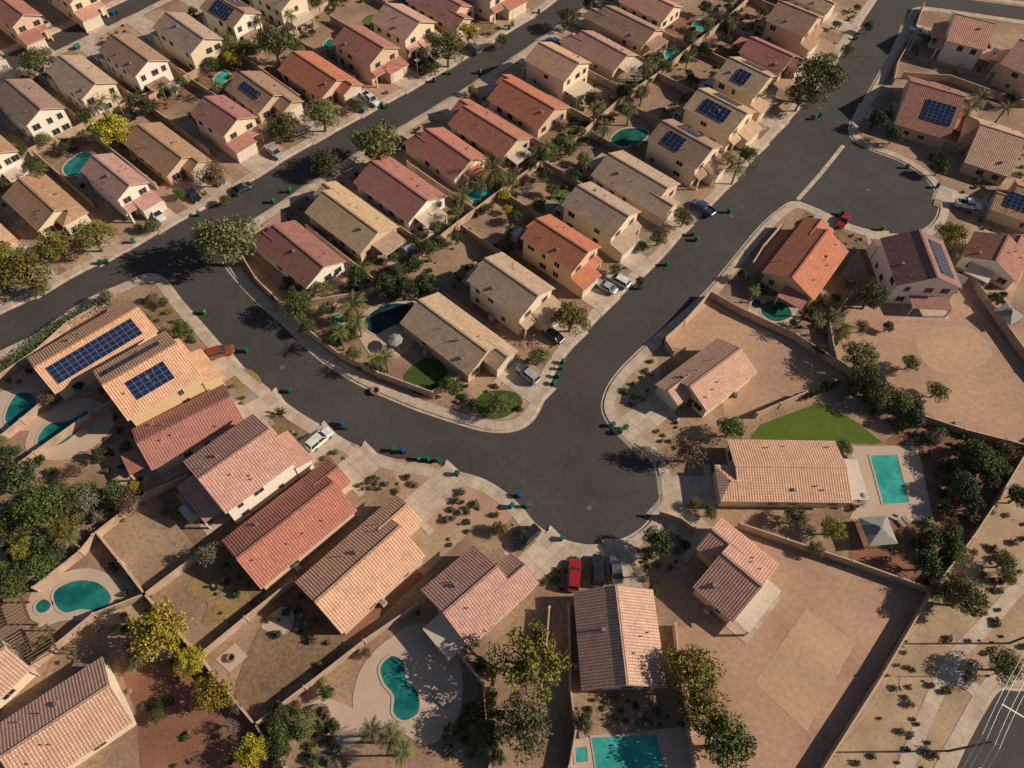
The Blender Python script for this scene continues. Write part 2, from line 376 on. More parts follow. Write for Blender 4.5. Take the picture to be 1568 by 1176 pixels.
def house(q,st,roof,wall,first='front',grid=False,solar=(),drive=True,gside=None,hf=0,hb=0,patio=None,cross=True,pitch=.45,lot=True,yard=None):
    z=2.95 if st==1 else 5.6
    w=[G(*p,z).to_2d() for p in q]
    if first=='back': w=[w[2],w[3],w[0],w[1]]
    c=sum(w,Vector((0,0)))/4
    fr=(w[0]+w[1])/2-(w[2]+w[3])/2
    Ldir=fr.normalized()
    if grid:
        a=math.atan2(Ldir.y,Ldir.x); g=GA+math.pi/2 if math.cos(a-(GA+math.pi/2))>0 else GA-math.pi/2
        a=g+.25*((a-g+math.pi)%(2*math.pi)-math.pi); Ldir=Vector((math.cos(a),math.sin(a)))
    X=Vector((Ldir.y,-Ldir.x))
    L=abs(fr.dot(Ldir)); Wd=.5*(abs((w[0]-w[1]).dot(X))+abs((w[3]-w[2]).dot(X)))
    rot=math.atan2(Ldir.y,Ldir.x)-math.pi/2
    root=bpy.data.objects.new('stucco_house',None); sc.collection.objects.link(root); root.location=(c.x,c.y,0); root.rotation_euler=(0,0,rot)
    r=rnd
    gs=gside if gside else r.choice((-1,1))
    x0,x1,y0,y1=-Wd/2,Wd/2,-L/2,L/2
    mb=MB([roof,wall,'trim']); wb=MB(['trim','glass'])
    if st==1 and cross:
        cut=2.2+r.random()*1.2
        prism_gable(mb,x0,x1,y0,y1-cut,z,pitch,roof,wall,hf=hf,hb=hb)
        gw=Wd*.58; gx0,gx1=(x0,x0+gw) if gs<0 else (x1-gw,x1)
        prism_gable(mb,gx0+.02,gx1-.02,y1-cut-2.5,y1,z-.03,pitch,roof,wall,hf=r.choice((0,0,gw*.3)))
        yf=y1; yp=y1-cut
        window(wb,'y+',-gs*Wd*.28,1.6,1.0,1.3,yp-.45)
        wb.box(*(sorted((-gs*Wd*.06,-gs*(Wd*.06+1.0)))),yp-.47,yp-.38,0,2.15,'door_wood')
    else:
        prism_gable(mb,x0,x1,y0,y1,z,pitch,roof,wall,hf=hf,hb=hb); yf=y1
    if st==2:
        gw=Wd*.6; gx0,gx1=(x0+.3,x0+gw) if gs<0 else (x1-gw,x1-.3); d=2.6+r.random()*1.0
        ya=y1-.45; yb=ya+d
        za,zb=3.6,2.75
        def lean(a0,a1,ya,yb,za,zb):
            sl=math.hypot(yb-ya,za-zb)
            pts=[(a0,ya,za),(a0,yb,zb),(a1,yb,zb),(a1,ya,za)]
            mb.add(pts,roof,[(a0,sl),(a0,0),(a1,0),(a1,sl)]); mb.add([(p[0],p[1],p[2]-.16) for p in pts[::-1]],'trim')
            mb.add([(a0,yb,zb-.16),(a1,yb,zb-.16),(a1,yb,zb),(a0,yb,zb)],'trim')
            for a in (a0,a1): mb.add([(a,ya,za-.16),(a,yb,zb-.16),(a,yb,zb),(a,ya,za)],'trim')
        lean(gx0-.2,gx1+.2,ya,yb+.4,za,zb)
        mb.add([(gx0,yb,0),(gx1,yb,0),(gx1,yb,zb-.1),(gx0,yb,zb-.1)],wall)
        for a in (gx0,gx1): mb.add([(a,ya,0),(a,yb,0),(a,yb,zb-.1),(a,ya,za-.2)],wall)
        yf=yb+.45
        px0,px1=sorted((-gs*(Wd/2-.5),-gs*(Wd*.5-gw*.62)))
        lean(px0,px1,ya,ya+1.6,3.5,2.9)
        mb.box(*((px0+.1,px0+.4) if gs>0 else (px1-.4,px1-.1)),ya+1.15,ya+1.45,0,2.85,wall)
        wb.box(*(sorted((-gs*Wd*.2,-gs*(Wd*.2+1.0)))),ya,ya+.07,0,2.15,'door_wood')
        for cx in (-Wd*.25,Wd*.22): window(wb,'y+',cx,1.5,3.75,1.15,y1-.45)
    for s_,pl in (('x+',x1-.45),('x-',x0+.45)):
        for fl in range(st):
            yy=y0+2.4
            while yy<y1-(4.8 if cross and st==1 else 2.2):
                if r.random()<.65: window(wb,s_,yy,r.choice((.8,1.2,1.5)),1.0+2.75*fl,r.choice((.9,1.2)),pl)
                yy+=3.2
    for fl in range(st):
        for cx in (-Wd*.28,Wd*.05,Wd*.3):
            if r.random()<.8: window(wb,'y-',cx,r.choice((1.0,1.5)),.95+2.75*fl,1.2,y0+.45)
    gxm=gs*(Wd/2-Wd*.58/2)
    gb=MB(['garage_door'])
    for k in range(4): gb.box(gxm-2.3,gxm+2.3,yf-.47,yf-.38,.05+.54*k,.05+.54*k+.51,'garage_door')
    gb.obj('garage_door',root)
    vb=MB(['metal_grey'])
    for k in range(r.randint(3,6)):
        sx=r.choice((-1,1)); xx=sx*r.uniform(.12,.38)*Wd; yy=r.uniform(y0+1.5,y1-4)
        hz=z+pitch*(Wd/2-abs(xx))
        if k==0: vb.box(xx-.25,xx+.25,yy-.25,yy+.25,hz-.1,hz+.32,'metal_grey')
        else: vb.frustum((xx,yy,hz-.1),.1,(xx,yy,hz+.45),.1,'metal_grey',6)
    vb.obj('roof_vent',root)
    ab=MB(['shed_grey','metal_grey']); ax_=-gs*(Wd/2+.15); ay_=r.uniform(y0+2,0)
    ab.box(ax_-.4,ax_+.4,ay_-.4,ay_+.4,.03,.95,'shed_grey'); ab.frustum((ax_,ay_,.95),.33,(ax_,ay_,1.0),.33,'metal_grey',10); ab.obj('air_conditioner',root)
    if patio is None: patio=r.random()<.6
    if patio:
        pw=Wd*r.uniform(.4,.7); px=r.uniform(-1,1)*(Wd/2-pw/2-.5); d=r.uniform(2.4,3.4); pb=MB(['trim',roof])
        pm=r.choice((roof,roof,'trim'))
        pb.add([(px-pw/2,y0+.4,2.7),(px-pw/2,y0-d,2.45),(px+pw/2,y0-d,2.45),(px+pw/2,y0+.4,2.7)],pm,[(0,d),(0,0),(pw,0),(pw,d)])
        pb.box(px-pw/2,px+pw/2,y0-d-.01,y0-d+.15,2.25,2.43,'trim')
        for sx in (-1,1): pb.box(px+sx*(pw/2-.2)-.12,px+sx*(pw/2-.2)+.12,y0-d+.01,y0-d+.25,0,2.25,'trim')
        pb.obj('patio_cover',root)
        if r.random()<.7:
            sb=MB(['concrete']); sb.box(px-pw/2-.6,px+pw/2+.6,y0-d-.8,y0+.5,.0,.06,'concrete'); sb.obj('patio_slab',root)
    if solar:
        sb=MB(['solar_cell','metal_grey'])
        th=math.atan(pitch)
        for sd,yc,nc,nr,vc in solar:
            half=Wd/2; hyp=half/math.cos(th)
            for i in range(nc):
                for j in range(nr):
                    a0=(i-nc/2)*1.08; a1=a0+1.04
                    s0=vc*hyp+(j-nr/2)*1.7; s1=s0+1.66
                    cyc=yc*L
                    def pt(a,s,e):
                        return Vector((sd*(half-s*math.cos(th)+e*math.sin(th)),cyc+a,z+s*math.sin(th)+e*math.cos(th)))
                    P_=[pt(a0,s0,.16),pt(a1,s0,.16),pt(a1,s1,.16),pt(a0,s1,.16)]
                    Pl=[pt(a0,s0,.1),pt(a1,s0,.1),pt(a1,s1,.1),pt(a0,s1,.1)]
                    sb.add(P_,'solar_cell',[(0,0),(1,0),(1,2),(0,2)])
                    for k in range(4): sb.add([Pl[k],Pl[(k+1)%4],P_[(k+1)%4],P_[k]],'metal_grey')
        sb.obj('solar_panels',root)
    mb.obj('walls_and_roof',root); wb.obj('windows',root)
    Mx=Matrix.Translation((c.x,c.y,0))@Matrix.Rotation(rot,4,'Z')
    def lw(x,y): p=Mx@Vector((x,y,0)); return p.to_2d()
    avoid.append([lw(x0,y0),lw(x1,y0),lw(x1,yf),lw(x0,yf)])
    lotk[0]+=1; k=lotk[0]; zz=.006+.005*(k%4)
    if lot:
        fd=ray_curb(lw(0,yf-1),Ldir,22); fd=(fd-1-1.8 if fd else 5)
        if fd>.8:
            sheet('front_yard',[lw(x0-1.1,y1-5),lw(x1+1.1,y1-5),lw(x1+1.1,yf+fd-.3),lw(x0-1.1,yf+fd-.3)],zz,r.choice(('gravel_pink','gravel_tan','gravel_tan','gravel_pink','gravel_grey','yard_gravel','dirt_brown')))
        bd=6.0
        sheet('back_yard',[lw(x0-1.2,y0-bd),lw(x1+1.2,y0-bd),lw(x1+1.2,y1-5),lw(x0-1.2,y1-5)],zz+.002,yard or r.choice(('dirt_brown','gravel_tan','gravel_red','gravel_grey','dry_grass','gravel_pink','dirt_brown')))
    dl=None
    if drive:
        t=ray_curb(lw(gxm,yf-.5),Ldir,17)
        if t:
            dl=t
            pl=[lw(gxm-2.5,yf-.5),lw(gxm+2.5,yf-.5),lw(gxm+2.7,yf-.5+t+.35),lw(gxm-2.7,yf-.5+t+.35)]
            mb2=MB(['concrete']); y_a=yf-.5; y_b=yf-.5+t-.1; zt=.062+.003*(k%6)
            mb2.box(gxm-2.5,gxm+2.5,y_a,y_b,.0,zt,'concrete')
            mb2.add([(gxm-2.7,y_b,zt),(gxm+2.7,y_b,zt),(gxm+3.0,y_b+.75,-.10),(gxm-3.0,y_b+.75,-.10)],'concrete')
            wx=-gs*Wd*.1
            if st==1: mb2.box(*sorted((gxm-gs*2.5,wx-gs*1.2)),y_a+.3,y_a+1.4,0,zt-.002,'concrete')
            mb2.obj('driveway',None,(c.x,c.y,0),rot)
            avoid.append(pl)
    houses.append(dict(c=c,rot=rot,lw=lw,L=L,W=Wd,d=Ldir,X=X,x0=x0,x1=x1,y0=y0,y1=y1,yf=yf,gx=gxm,st=st,gs=gs,dl=dl))
    return houses[-1]
TN,CR,WH,YE,PK='stucco_tan','stucco_cream','stucco_white','stucco_yellow','stucco_pink'
rows={'r1':[],'r2':[],'r3':[],'r4':[]}
def add(row,*a,**k): rows[row].append(house(*a,grid=True,**k))
bb='back'
add('r1',[(-15,145),(50,122),(100,165),(38,195)],2,'roof_brown',WH)
add('r1',[(72,110),(122,84),(185,128),(120,152)],2,'roof_tan',CR)
add('r1',[(152,78),(200,52),(262,92),(205,118)],2,'roof_brown',WH)
add('r1',[(235,42),(285,18),(340,60),(290,85)],2,'roof_tan',CR)
add('r1',[(300,15),(345,-8),(405,18),(362,40)],2,'roof_brown',WH,solar=[(-1,0,6,2,.5),(1,0,5,2,.5)])
add('r1',[(375,-12),(420,-32),(475,-5),(432,17)],2,'roof_tan',CR)
add('r2',[(0,300),(70,270),(140,325),(65,362)],1,'roof_brown',CR,first=bb)
add('r2',[(118,262),(172,235),(232,280),(180,305)],2,'roof_pink',WH,first=bb)
add('r2',[(187,220),(240,188),(325,240),(270,282)],1,'roof_brown',PK,first=bb)
add('r2',[(287,178),(340,145),(398,180),(345,205)],2,'roof_red',CR,first=bb)
add('r2',[(348,135),(400,108),(465,155),(405,188)],1,'roof_brown',TN,first=bb,solar=[(1,-.1,6,1,.6)])
add('r2',[(425,105),(480,78),(557,130),(500,160)],1,'roof_red',PK,first=bb)
add('r2',[(507,65),(555,38),(615,75),(565,98)],2,'roof_red',PK,first=bb)
add('r2',[(565,35),(615,5),(670,35),(622,60)],2,'roof_salmon',CR,first=bb)
add('r2',[(620,0),(665,-22),(745,15),(700,45)],1,'roof_red',PK,first=bb)
add('r2',[(700,-30),(745,-52),(795,-22),(748,5)],2,'roof_red',CR,first=bb)
add('r3',[(387,368),(437,322),(530,403),(462,443)],1,'roof_dark',WH)
add('r3',[(456,315),(512,275),(613,348),(548,390)],1,'roof_tan',TN)
add('r3',[(530,265),(592,234),(680,298),(625,348)],1,'roof_red',WH)
add('r3',[(625,212),(670,186),(742,240),(690,285)],1,'roof_red',CR)
add('r3',[(670,180),(720,150),(815,212),(768,243)],1,'roof_red',TN)
add('r3',[(733,145),(783,113),(873,165),(825,198)],1,'roof_red',PK)
add('r3',[(805,95),(840,63),(908,95),(865,125)],2,'roof_salmon',CR)
add('r3',[(858,60),(895,40),(978,85),(935,112)],1,'roof_pink',TN)
add('r3',[(890,25),(930,5),(1020,45),(985,72)],1,'roof_brown',PK)
add('r3',[(925,-5),(965,-25),(1050,10),(1015,32)],1,'roof_pink',CR)
add('r4',[(718,430),(765,385),(852,440),(795,490)],2,'roof_tan',CR,first=bb)
add('r4',[(797,365),(840,328),(925,378),(875,415)],2,'roof_red',YE,first=bb)
add('r4',[(862,318),(900,275),(985,325),(937,360)],2,'roof_tan',CR,first=bb)
add('r4',[(908,268),(950,230),(1067,293),(1010,335)],1,'roof_tan',PK,first=bb)
add('r4',[(995,215),(1025,180),(1112,225),(1062,258)],2,'roof_brown',CR,first=bb,solar=[(-1,-.05,5,2,.45),(1,-.1,4,2,.5)])
add('r4',[(1050,165),(1080,135),(1165,170),(1115,205)],2,'roof_tan',CR,first=bb,solar=[(-1,0,6,2,.5),(1,0,6,2,.5)])
add('r4',[(1098,120),(1125,87),(1200,115),(1150,150)],2,'roof_tan',YE,first=bb,solar=[(-1,0,5,2,.5),(1,0,3,2,.5)])
add('r4',[(1130,80),(1155,60),(1245,90),(1205,115)],1,'roof_red',PK,first=bb)
add('r4',[(1175,35),(1195,3),(1265,22),(1235,55)],2,'roof_brown',TN,first=bb)
add('r4',[(1190,-8),(1220,-35),(1300,-5),(1265,18)],1,'roof_tan',CR,first=bb)
house([(615,497),(665,447),(798,535),(735,590)],1,'roof_tan',TN,first=bb,grid=True,lot=True,yard='gravel_grey')
house([(25,45),(62,20),(5,-20),(-35,5)],2,'roof_red',PK,grid=True)
house([(110,10),(150,-15),(95,-50),(55,-28)],2,'roof_pink',CR,grid=True)
house([(-55,80),(-20,60),(-70,20),(-110,45)],2,'roof_tan',CR,grid=True)
house([(-60,370),(-12,335),(38,372),(-20,402)],1,'roof_salmon',CR,first=bb,grid=True)
house([(-65,210),(-20,192),(30,228),(-15,255)],2,'roof_brown',WH,grid=True)
house([(1440,60),(1465,20),(1525,35),(1500,75)],2,'roof_pink',WH)
house([(1365,185),(1395,120),(1480,138),(1442,215)],1,'roof_dark',TN,solar=[(-1,-.15,6,3,.5)],gside=-1,cross=False)
house([(1450,232),(1490,185),(1575,198),(1532,275)],1,'roof_salmon',YE)
house([(1512,312),(1535,272),(1610,285),(1580,350)],1,'roof_brown',TN,solar=[(-1,0,5,2,.5)])
house([(1532,95),(1565,62),(1625,82),(1595,128)],2,'roof_pink',TN,drive=False)
house([(1500,345),(1582,374),(1556,440),(1472,386)],1,'roof_dark',WH)
h7=house([(1352,372),(1440,362),(1475,440),(1372,440)],2,'roof_dark',WH,solar=[(1,0,8,2,.5)],patio=True,yard='dirt_smooth')
house([(1225,340),(1318,362),(1245,460),(1168,418)],1,'roof_red',YE,yard='dirt_brown')
h9=house([(1055,655),(1012,580),(1105,515),(1155,573)],1,'roof_salmon',CR,lot=False,drive=True)
h10=house([(1095,768),(1095,672),(1280,675),(1305,770)],1,'roof_salmon',CR,pitch=.22,lot=False,cross=True)
h11=house([(1040,880),(1100,788),(1197,865),(1118,950)],1,'roof_pink',YE,lot=False,patio=True)
h12=house([(878,903),(1000,905),(1022,1052),(890,1058)],1,'roof_salmon',CR,cross=False,lot=False,patio=False)
h13=house([(750,815),(828,890),(722,990),(640,905)],1,'roof_pink',WH,gside=1,patio=True,lot=False)
h14=house([(610,755),(672,830),(525,972),(450,890)],1,'roof_salmon',TN,yard='gravel_red',patio=False)
h15=house([(505,700),(563,768),(400,902),(338,828)],1,'roof_red',PK,yard='dirt_brown',patio=False)
h16=house([(375,640),(465,700),(345,785),(280,708)],2,'roof_pink',WH,patio=True,yard='dirt_brown')
h17=house([(330,595),(388,638),(240,717),(193,660)],1,'roof_red',CR,cross=False,patio=True)
h18=house([(195,460),(245,505),(85,603),(40,548)],1,'roof_salmon',CR,solar=[(1,-.02,14,2,.5)] ,cross=False,drive=False) 
h18b=house([(248,507),(315,575),(200,640),(137,572)],2,'roof_salmon',YE,solar=[(-1,-.05,9,1,.5),(1,-.02,6,2,.55)],lot=False)
h19=house([(155,1005),(205,1105),(50,1210),(-20,1120)],1,'roof_salmon',CR,drive=False,lot=False,cross=False,patio=True)
h20=house([(0,960),(40,1030),(-25,1095),(-70,1020)],1,'roof_salmon',CR,drive=False,lot=False,cross=False)
# ------------------------------------------------------------------ block walls
def wall(pts,h=1.8,px=True):
    w=W2(pts) if px else [Vector(p) for p in pts]
    mb=MB(['block_wall','wall_cap']); t=.1
    A=offset(w,t);B=offset(w,-t)
    for i in range(len(w)-1):
        a,b,c,d=A[i],A[i+1],B[i+1],B[i]
        mb.add([(*a,-.05),(*b,-.05),(*b,h),(*a,h)],'block_wall'); mb.add([(*d,-.05),(*c,-.05),(*c,h),(*d,h)],'block_wall')
        mb.add([(*a,h),(*b,h),(*c,h),(*d,h)],'wall_cap')
    for i in (0,-1): mb.add([(*A[i],-.05),(*B[i],-.05),(*B[i],h),(*A[i],h)],'block_wall')
    for k in range(len(w)):
        mb.box(w[k].x-.18,w[k].x+.18,w[k].y-.18,w[k].y+.18,-.05,h+.06,'block_wall',top='wall_cap')
    return mb.obj('block_wall')
back3=[(590,438),(625,410),(700,350),(770,297),(889,212),(948,160),(1010,118),(1057,78),(1100,45),(1150,0),(1200,-50)]
back1=[(-60,290),(-20,270),(85,222),(180,175),(272,133),(340,98),(418,58),(490,20),(550,-15),(620,-60)]
wall(back3); wall(back1)
bw={'r1':W2(back1),'r2':W2(back1),'r3':W2(back3),'r4':W2(back3)}
def hit(o,d,pl,mx):
    best=mx
    for i in range(len(pl)-1):
        a,b=pl[i],pl[i+1]; e=b-a; den=d.x*e.y-d.y*e.x
        if abs(den)<1e-9: continue
        w=a-o; t=(w.x*e.y-w.y*e.x)/den; s=(w.x*d.y-w.y*d.x)/den
        if t>0 and 0<=s<=1 and t<best: best=t
    return best
for rn,hs in rows.items():
    for i in range(len(hs)-1):
        a,b=hs[i],hs[i+1]
        if (a['c']-b['c']).length>22: continue
        X=a['X']; 
        pa=a['c'].dot(X); pb=b['c'].dot(X); s=1 if pb>pa else -1
        mid=((pa+s*a['W']/2)+(pb-s*b['W']/2))/2
        Y=a['d']; yv=min(a['c'].dot(Y)+a['y1'],b['c'].dot(Y)+b['y1'])-4
        o=X*mid+Y*yv
        t=hit(o,-Y,bw[rn],22)
        wall([o,o-Y*3,o-Y*t],px=False)
for l in [[(1015,527),(1045,500),(1085,455),(1130,480),(1215,520),(1305,578),(1360,610)],[(1015,527),(1028,545)],
 [(1130,808),(1200,832),(1300,865),(1420,908)],[(1640,640),(1568,690),(1520,770),(1480,830),(1420,908),(1345,1035),(1250,1185),(1200,1260)],
 [(1155,640),(1190,625),(1230,608)],[(1360,610),(1410,645),(1470,665),(1568,690)],[(1475,400),(1490,440),(1530,500),(1580,570),(1640,640)],
 [(1195,350),(1165,385),(1150,410)],[(1305,578),(1275,560),(1265,500),(1300,455),(1335,440)],
 [(60,905),(130,850),(150,825),(230,762),(290,735)],[(155,822),(190,865),(228,915),(270,965),(310,1008),(350,1060),(395,1112),(445,1185)],
 [(-20,1085),(60,1020),(150,945),(228,915),(300,860),(345,835)],[(310,1008),(380,950),(450,895)],[(395,1112),(470,1055),(560,985),(640,930)],
 [(700,1000),(740,1050),(750,1176)],[(870,930),(872,1060),(880,1120),(870,1176)],[(1030,960),(1040,1060),(1060,1176)],
 [(375,402),(395,435),(430,470),(470,510),(520,548),(580,578),(640,600),(662,608),(690,590),(720,572)],
 [(-20,760),(60,700),(130,650),(180,620)],[(-20,700),(40,650),(100,600)],[(1010,790),(1040,800),(1060,815)],
 [(600,420),(640,445),(670,452)],[(1410,15),(1395,60),(1370,105),(1365,130)],[(1380,120),(1450,125),(1520,150),(1568,165)],
 [(590,438),(560,455),(470,470)],[(1440,225),(1465,235)],[(840,935),(835,1000)]]:
    wall(l)
wall([(0,585),(60,545),(110,500),(150,478),(175,455)],1.6)
# ------------------------------------------------------------------ yard patches
pk=[0]
def patch(name,pts,mat,z=.03,sm=True,av=False,skirt=None):
    pk[0]+=1
    w=W2(catmull(pts,6,True) if sm else pts)
    if av: avoid.append(w)
    return sheet(name,w,z+.0015*(pk[0]%6),mat,skirt)
patch('dirt_yard',[(1130,812),(1200,840),(1300,872),(1415,912),(1340,1035),(1245,1185),(1060,1185),(1050,1060),(1035,960),(1110,955)],'dirt_smooth',.004,False,True)
patch('dirt_path',[(1235,930),(1310,985),(1235,1120),(1155,1045)],'dirt_light',.024,False)
patch('dirt_yard',[(1018,527),(1085,460),(1130,486),(1215,525),(1300,580),(1230,610),(1155,640),(1110,640),(1100,560),(1060,540)],'dirt_smooth',.004,False,True)
patch('dirt_yard',[(1280,500),(1330,445),(1475,450),(1520,500),(1600,600),(1568,685),(1470,660),(1310,578)],'dirt_smooth',.034,False,True)
patch('dry_grass_patch',[(1405,515),(1480,500),(1520,545),(1460,572),(1420,560)],'dirt_light',.044)
patch('lawn',[(1150,668),(1165,650),(1255,616),(1310,645),(1352,678),(1340,680),(1150,672)],'lawn_green',.03,False,True)
patch('lawn',[(618,580),(630,562),(655,548),(680,560),(685,590),(655,605),(630,600)],'lawn_dark',.05,True,True)
patch('lawn',[(728,618),(745,600),(785,600),(800,618),(775,638),(745,640)],'lawn_dark',.05,True,True)
patch('lawn',[(435,52),(450,42),(468,55),(450,64)],'lawn_green',.05); patch('lawn',[(555,32),(572,22),(590,34),(572,44)],'lawn_green',.05)
patch('lawn',[(870,200),(905,185),(915,200),(880,222)],'lawn_dark',.05); patch('lawn',[(845,290),(880,280),(880,300),(850,308)],'lawn_green',.05)
patch('dry_grass_patch',[(285,905),(310,880),(370,900),(385,925),(355,950),(310,955),(318,925)],'dry_grass',.05)
patch('dry_grass_patch',[(400,960),(440,920),(490,960),(540,985),(470,1030),(400,1090),(360,1060)],'dirt_brown',.04)
patch('dirt_yard',[(170,880),(230,920),(300,1000),(250,1010),(190,980),(150,940)],'gravel_tan',.01)
patch('red_gravel_yard',[(180,1010),(310,1010),(390,1110),(430,1185),(215,1185),(210,1100)],'gravel_red',.01,False)
patch('paved_circle',[(460,1100),(490,1070),(540,1085),(560,1120),(520,1150),(470,1140)],'pool_deck',.05)
patch('paved_patio',[(540,1080),(555,1020),(600,975),(650,955),(700,1000),(705,1090),(660,1140),(610,1120),(590,1125),(560,1110)],'pool_deck',.045,True,True)
patch('paved_patio',[(330,1010),(360,985),(380,1005),(352,1030)],'pool_deck',.05,False); patch('paved_patio',[(400,960),(430,930),(450,940),(440,970)],'pool_deck',.05)
patch('pool_deck',[(40,935),(60,895),(130,870),(180,890),(185,925),(160,950),(100,950),(60,960)],'pool_deck',.05,True,True)
patch('pool_deck',[(0,600),(60,590),(70,640),(50,660),(0,660)],'pool_deck',.05,False,True); patch('pool_deck',[(40,690),(60,640),(130,610),(175,640),(150,680),(90,705)],'pool_deck',.053,True,True)
patch('pool_deck',[(875,1132),(1050,1112),(1075,1185),(870,1185)],'pool_deck',.05,False,True)
patch('pool_deck',[(1285,683),(1405,683),(1430,800),(1300,795),(1312,770),(1300,720)],'pool_deck',.05,False,True)
patch('pool_deck',[(545,500),(570,470),(640,462),(650,490),(620,540),(575,550)],'pool_deck',.05,True,True)
patch('pool_deck',[(1145,475),(1165,452),(1215,465),(1225,490),(1190,500)],'pool_deck',.05,True,True)
patch('front_yard',[(600,705),(670,715),(735,735),(790,775),(760,810),(720,800),(660,815),(620,760)],'gravel_pink',.012,True)
patch('front_yard',[(930,600),(990,545),(1010,560),(1010,640),(1030,665),(1000,690),(945,645)],'gravel_tan',.012,True)
patch('dry_grass_patch',[(345,575),(380,565),(400,585),(370,600)],'dry_grass',.035)
patch('desert_strip',[(1568,700),(1700,700),(1720,960),(1568,1040),(1520,1045),(1440,1185),(1260,1185),(1345,1040),(1425,912),(1490,830)],'gravel_tan',.004,False)
patch('back_yard',[(1400,640),(1568,695),(1490,810),(1418,902),(1300,865),(1300,800),(1430,800),(1405,683),(1350,680)],'gravel_red',.012,False)
mb=MB(['concrete']); pl=W2(catmull([(1640,850),(1568,892),(1520,945),(1460,1010),(1425,1080),(1400,1140),(1375,1200)],6)); strip(mb,pl,-1,1,.03,'concrete'); mb.obj('concrete_path')
mb=MB(['concrete']); pl=W2(catmull([(1450,1030),(1480,1045),(1500,1070),(1485,1100),(1450,1176)],6)); strip(mb,pl,-1,1,.036,'concrete'); mb.obj('concrete_path')
mb=MB(['white_paint'])
for a,b in (((1535,1078),(1640,1140)),((1500,1176),(1640,1210))):
    strip(mb,W2([a,b]),-.1,.1,-.112,'white_paint')
mb.obj('road_marking')
mb=MB(['concrete']); strip(mb,W2([(1292,222),(1255,268),(1222,305)]),-.45,.45,-.112,'concrete'); mb.obj('concrete_gutter')
for u,v in ((432,562),(985,610),(902,777),(1330,290),(1120,330),(1255,165),(470,265)):
    g=G(u,v); mb=MB(['rust']); mb.frustum((0,0,0),.42,(0,0,.012),.4,'rust',14); mb.obj('manhole_cover',None,(g.x,g.y,-.119))
def pool(pts,mat,sm=True):
    w=W2(catmull(pts,6,True) if sm else pts)
    if area(w)<0: w=w[::-1]
    avoid.append(w)
    e=bpy.data.objects.new('swimming_pool',None); sc.collection.objects.link(e)
    o=sheet('water',w,.075,mat); o.parent=e
    n=len(w); B=offset([w[-1]]+w+[w[0]],-.35)[1:-1]; mb=MB(['pool_deck'])
    for j in range(n):
        k=(j+1)%n
        mb.add([(*B[j],.12),(*B[k],.12),(*w[k],.12),(*w[j],.12)],'pool_deck')
        mb.add([(*w[j],.06),(*w[k],.06),(*w[k],.12),(*w[j],.12)],'pool_deck')
        mb.add([(*B[j],.02),(*B[k],.02),(*B[k],.12),(*B[j],.12)],'pool_deck')
    mb.obj('coping',e)
pool([(85,905),(115,890),(150,893),(170,915),(155,935),(125,933),(100,938),(85,925)],'water_teal')
pool([(55,928),(66,918),(78,925),(72,936),(60,938)],'water_teal')
pool([(583,1022),(600,1005),(618,1015),(622,1040),(640,1062),(640,1090),(620,1103),(603,1092),(603,1065),(588,1045)],'water_teal')
pool([(905,1130),(1005,1125),(1020,1190),(915,1190)],'water_bright',sm=False); pool([(880,1145),(898,1143),(900,1166),(882,1168)],'water_bright',sm=False)
pool([(1332,698),(1373,697),(1392,770),(1352,772)],'water_bright',sm=False)
pool([(58,672),(75,650),(105,645),(135,630),(125,655),(95,680),(65,683)],'water_teal'); pool([(8,640),(25,605),(50,605),(55,630),(25,655)],'water_teal')
pool([(98,255),(125,235),(145,240),(130,262),(105,270)],'water_teal'); pool([(328,120),(345,108),(352,118),(335,132)],'water_bright')
pool([(557,495),(575,475),(605,465),(640,472),(628,490),(600,500),(575,512)],'water_dark'); pool([(505,492),(515,482),(528,488),(520,498)],'water_bright')
pool([(712,300),(728,288),(752,288),(750,302),(730,310)],'water_bright'); pool([(935,215),(955,198),(990,200),(985,215),(955,225)],'water_green')
pool([(1018,80),(1030,68),(1045,70),(1038,90),(1022,92)],'water_bright'); pool([(1060,42),(1072,30),(1088,35),(1078,48)],'water_bright')
pool([(1165,478),(1175,462),(1200,465),(1212,482),(1195,492),(1178,490)],'water_green'); pool([(1150,468),(1158,458),(1166,465),(1158,473)],'water_green')
pool([(495,70),(505,60),(512,68),(503,76)],'water_teal')
# ------------------------------------------------------------------ vegetation meshes
def rv(n,rs): 
    v=rs.normal(size=(n,3)); return v/np.linalg.norm(v,axis=1)[:,None]
def leaves(mb,leaf,c,d,size,rs,k1=.7,k2=.75):
    n=len(c); V=mb.v
    nrm=d*k1+rv(n,rs)*k2; nrm/=np.linalg.norm(nrm,axis=1)[:,None]
    tmp=rv(n,rs); a=np.cross(nrm,tmp); a/=np.linalg.norm(a,axis=1)[:,None]; b=np.cross(nrm,a)
    s=size*rs.uniform(.55,1.35,n)[:,None]
    Q=np.stack([c-a*s,c-b*s*.6,c+a*s,c+b*s*.6],1).reshape(-1,3).tolist()
    o=len(V); V.extend(Q); k=mb.mi(leaf)
    mb.f.extend([(o+4*i,o+4*i+1,o+4*i+2,o+4*i+3) for i in range(n)]); mb.m.extend([k]*n); mb.uv.extend([(0,0)]*(4*n))
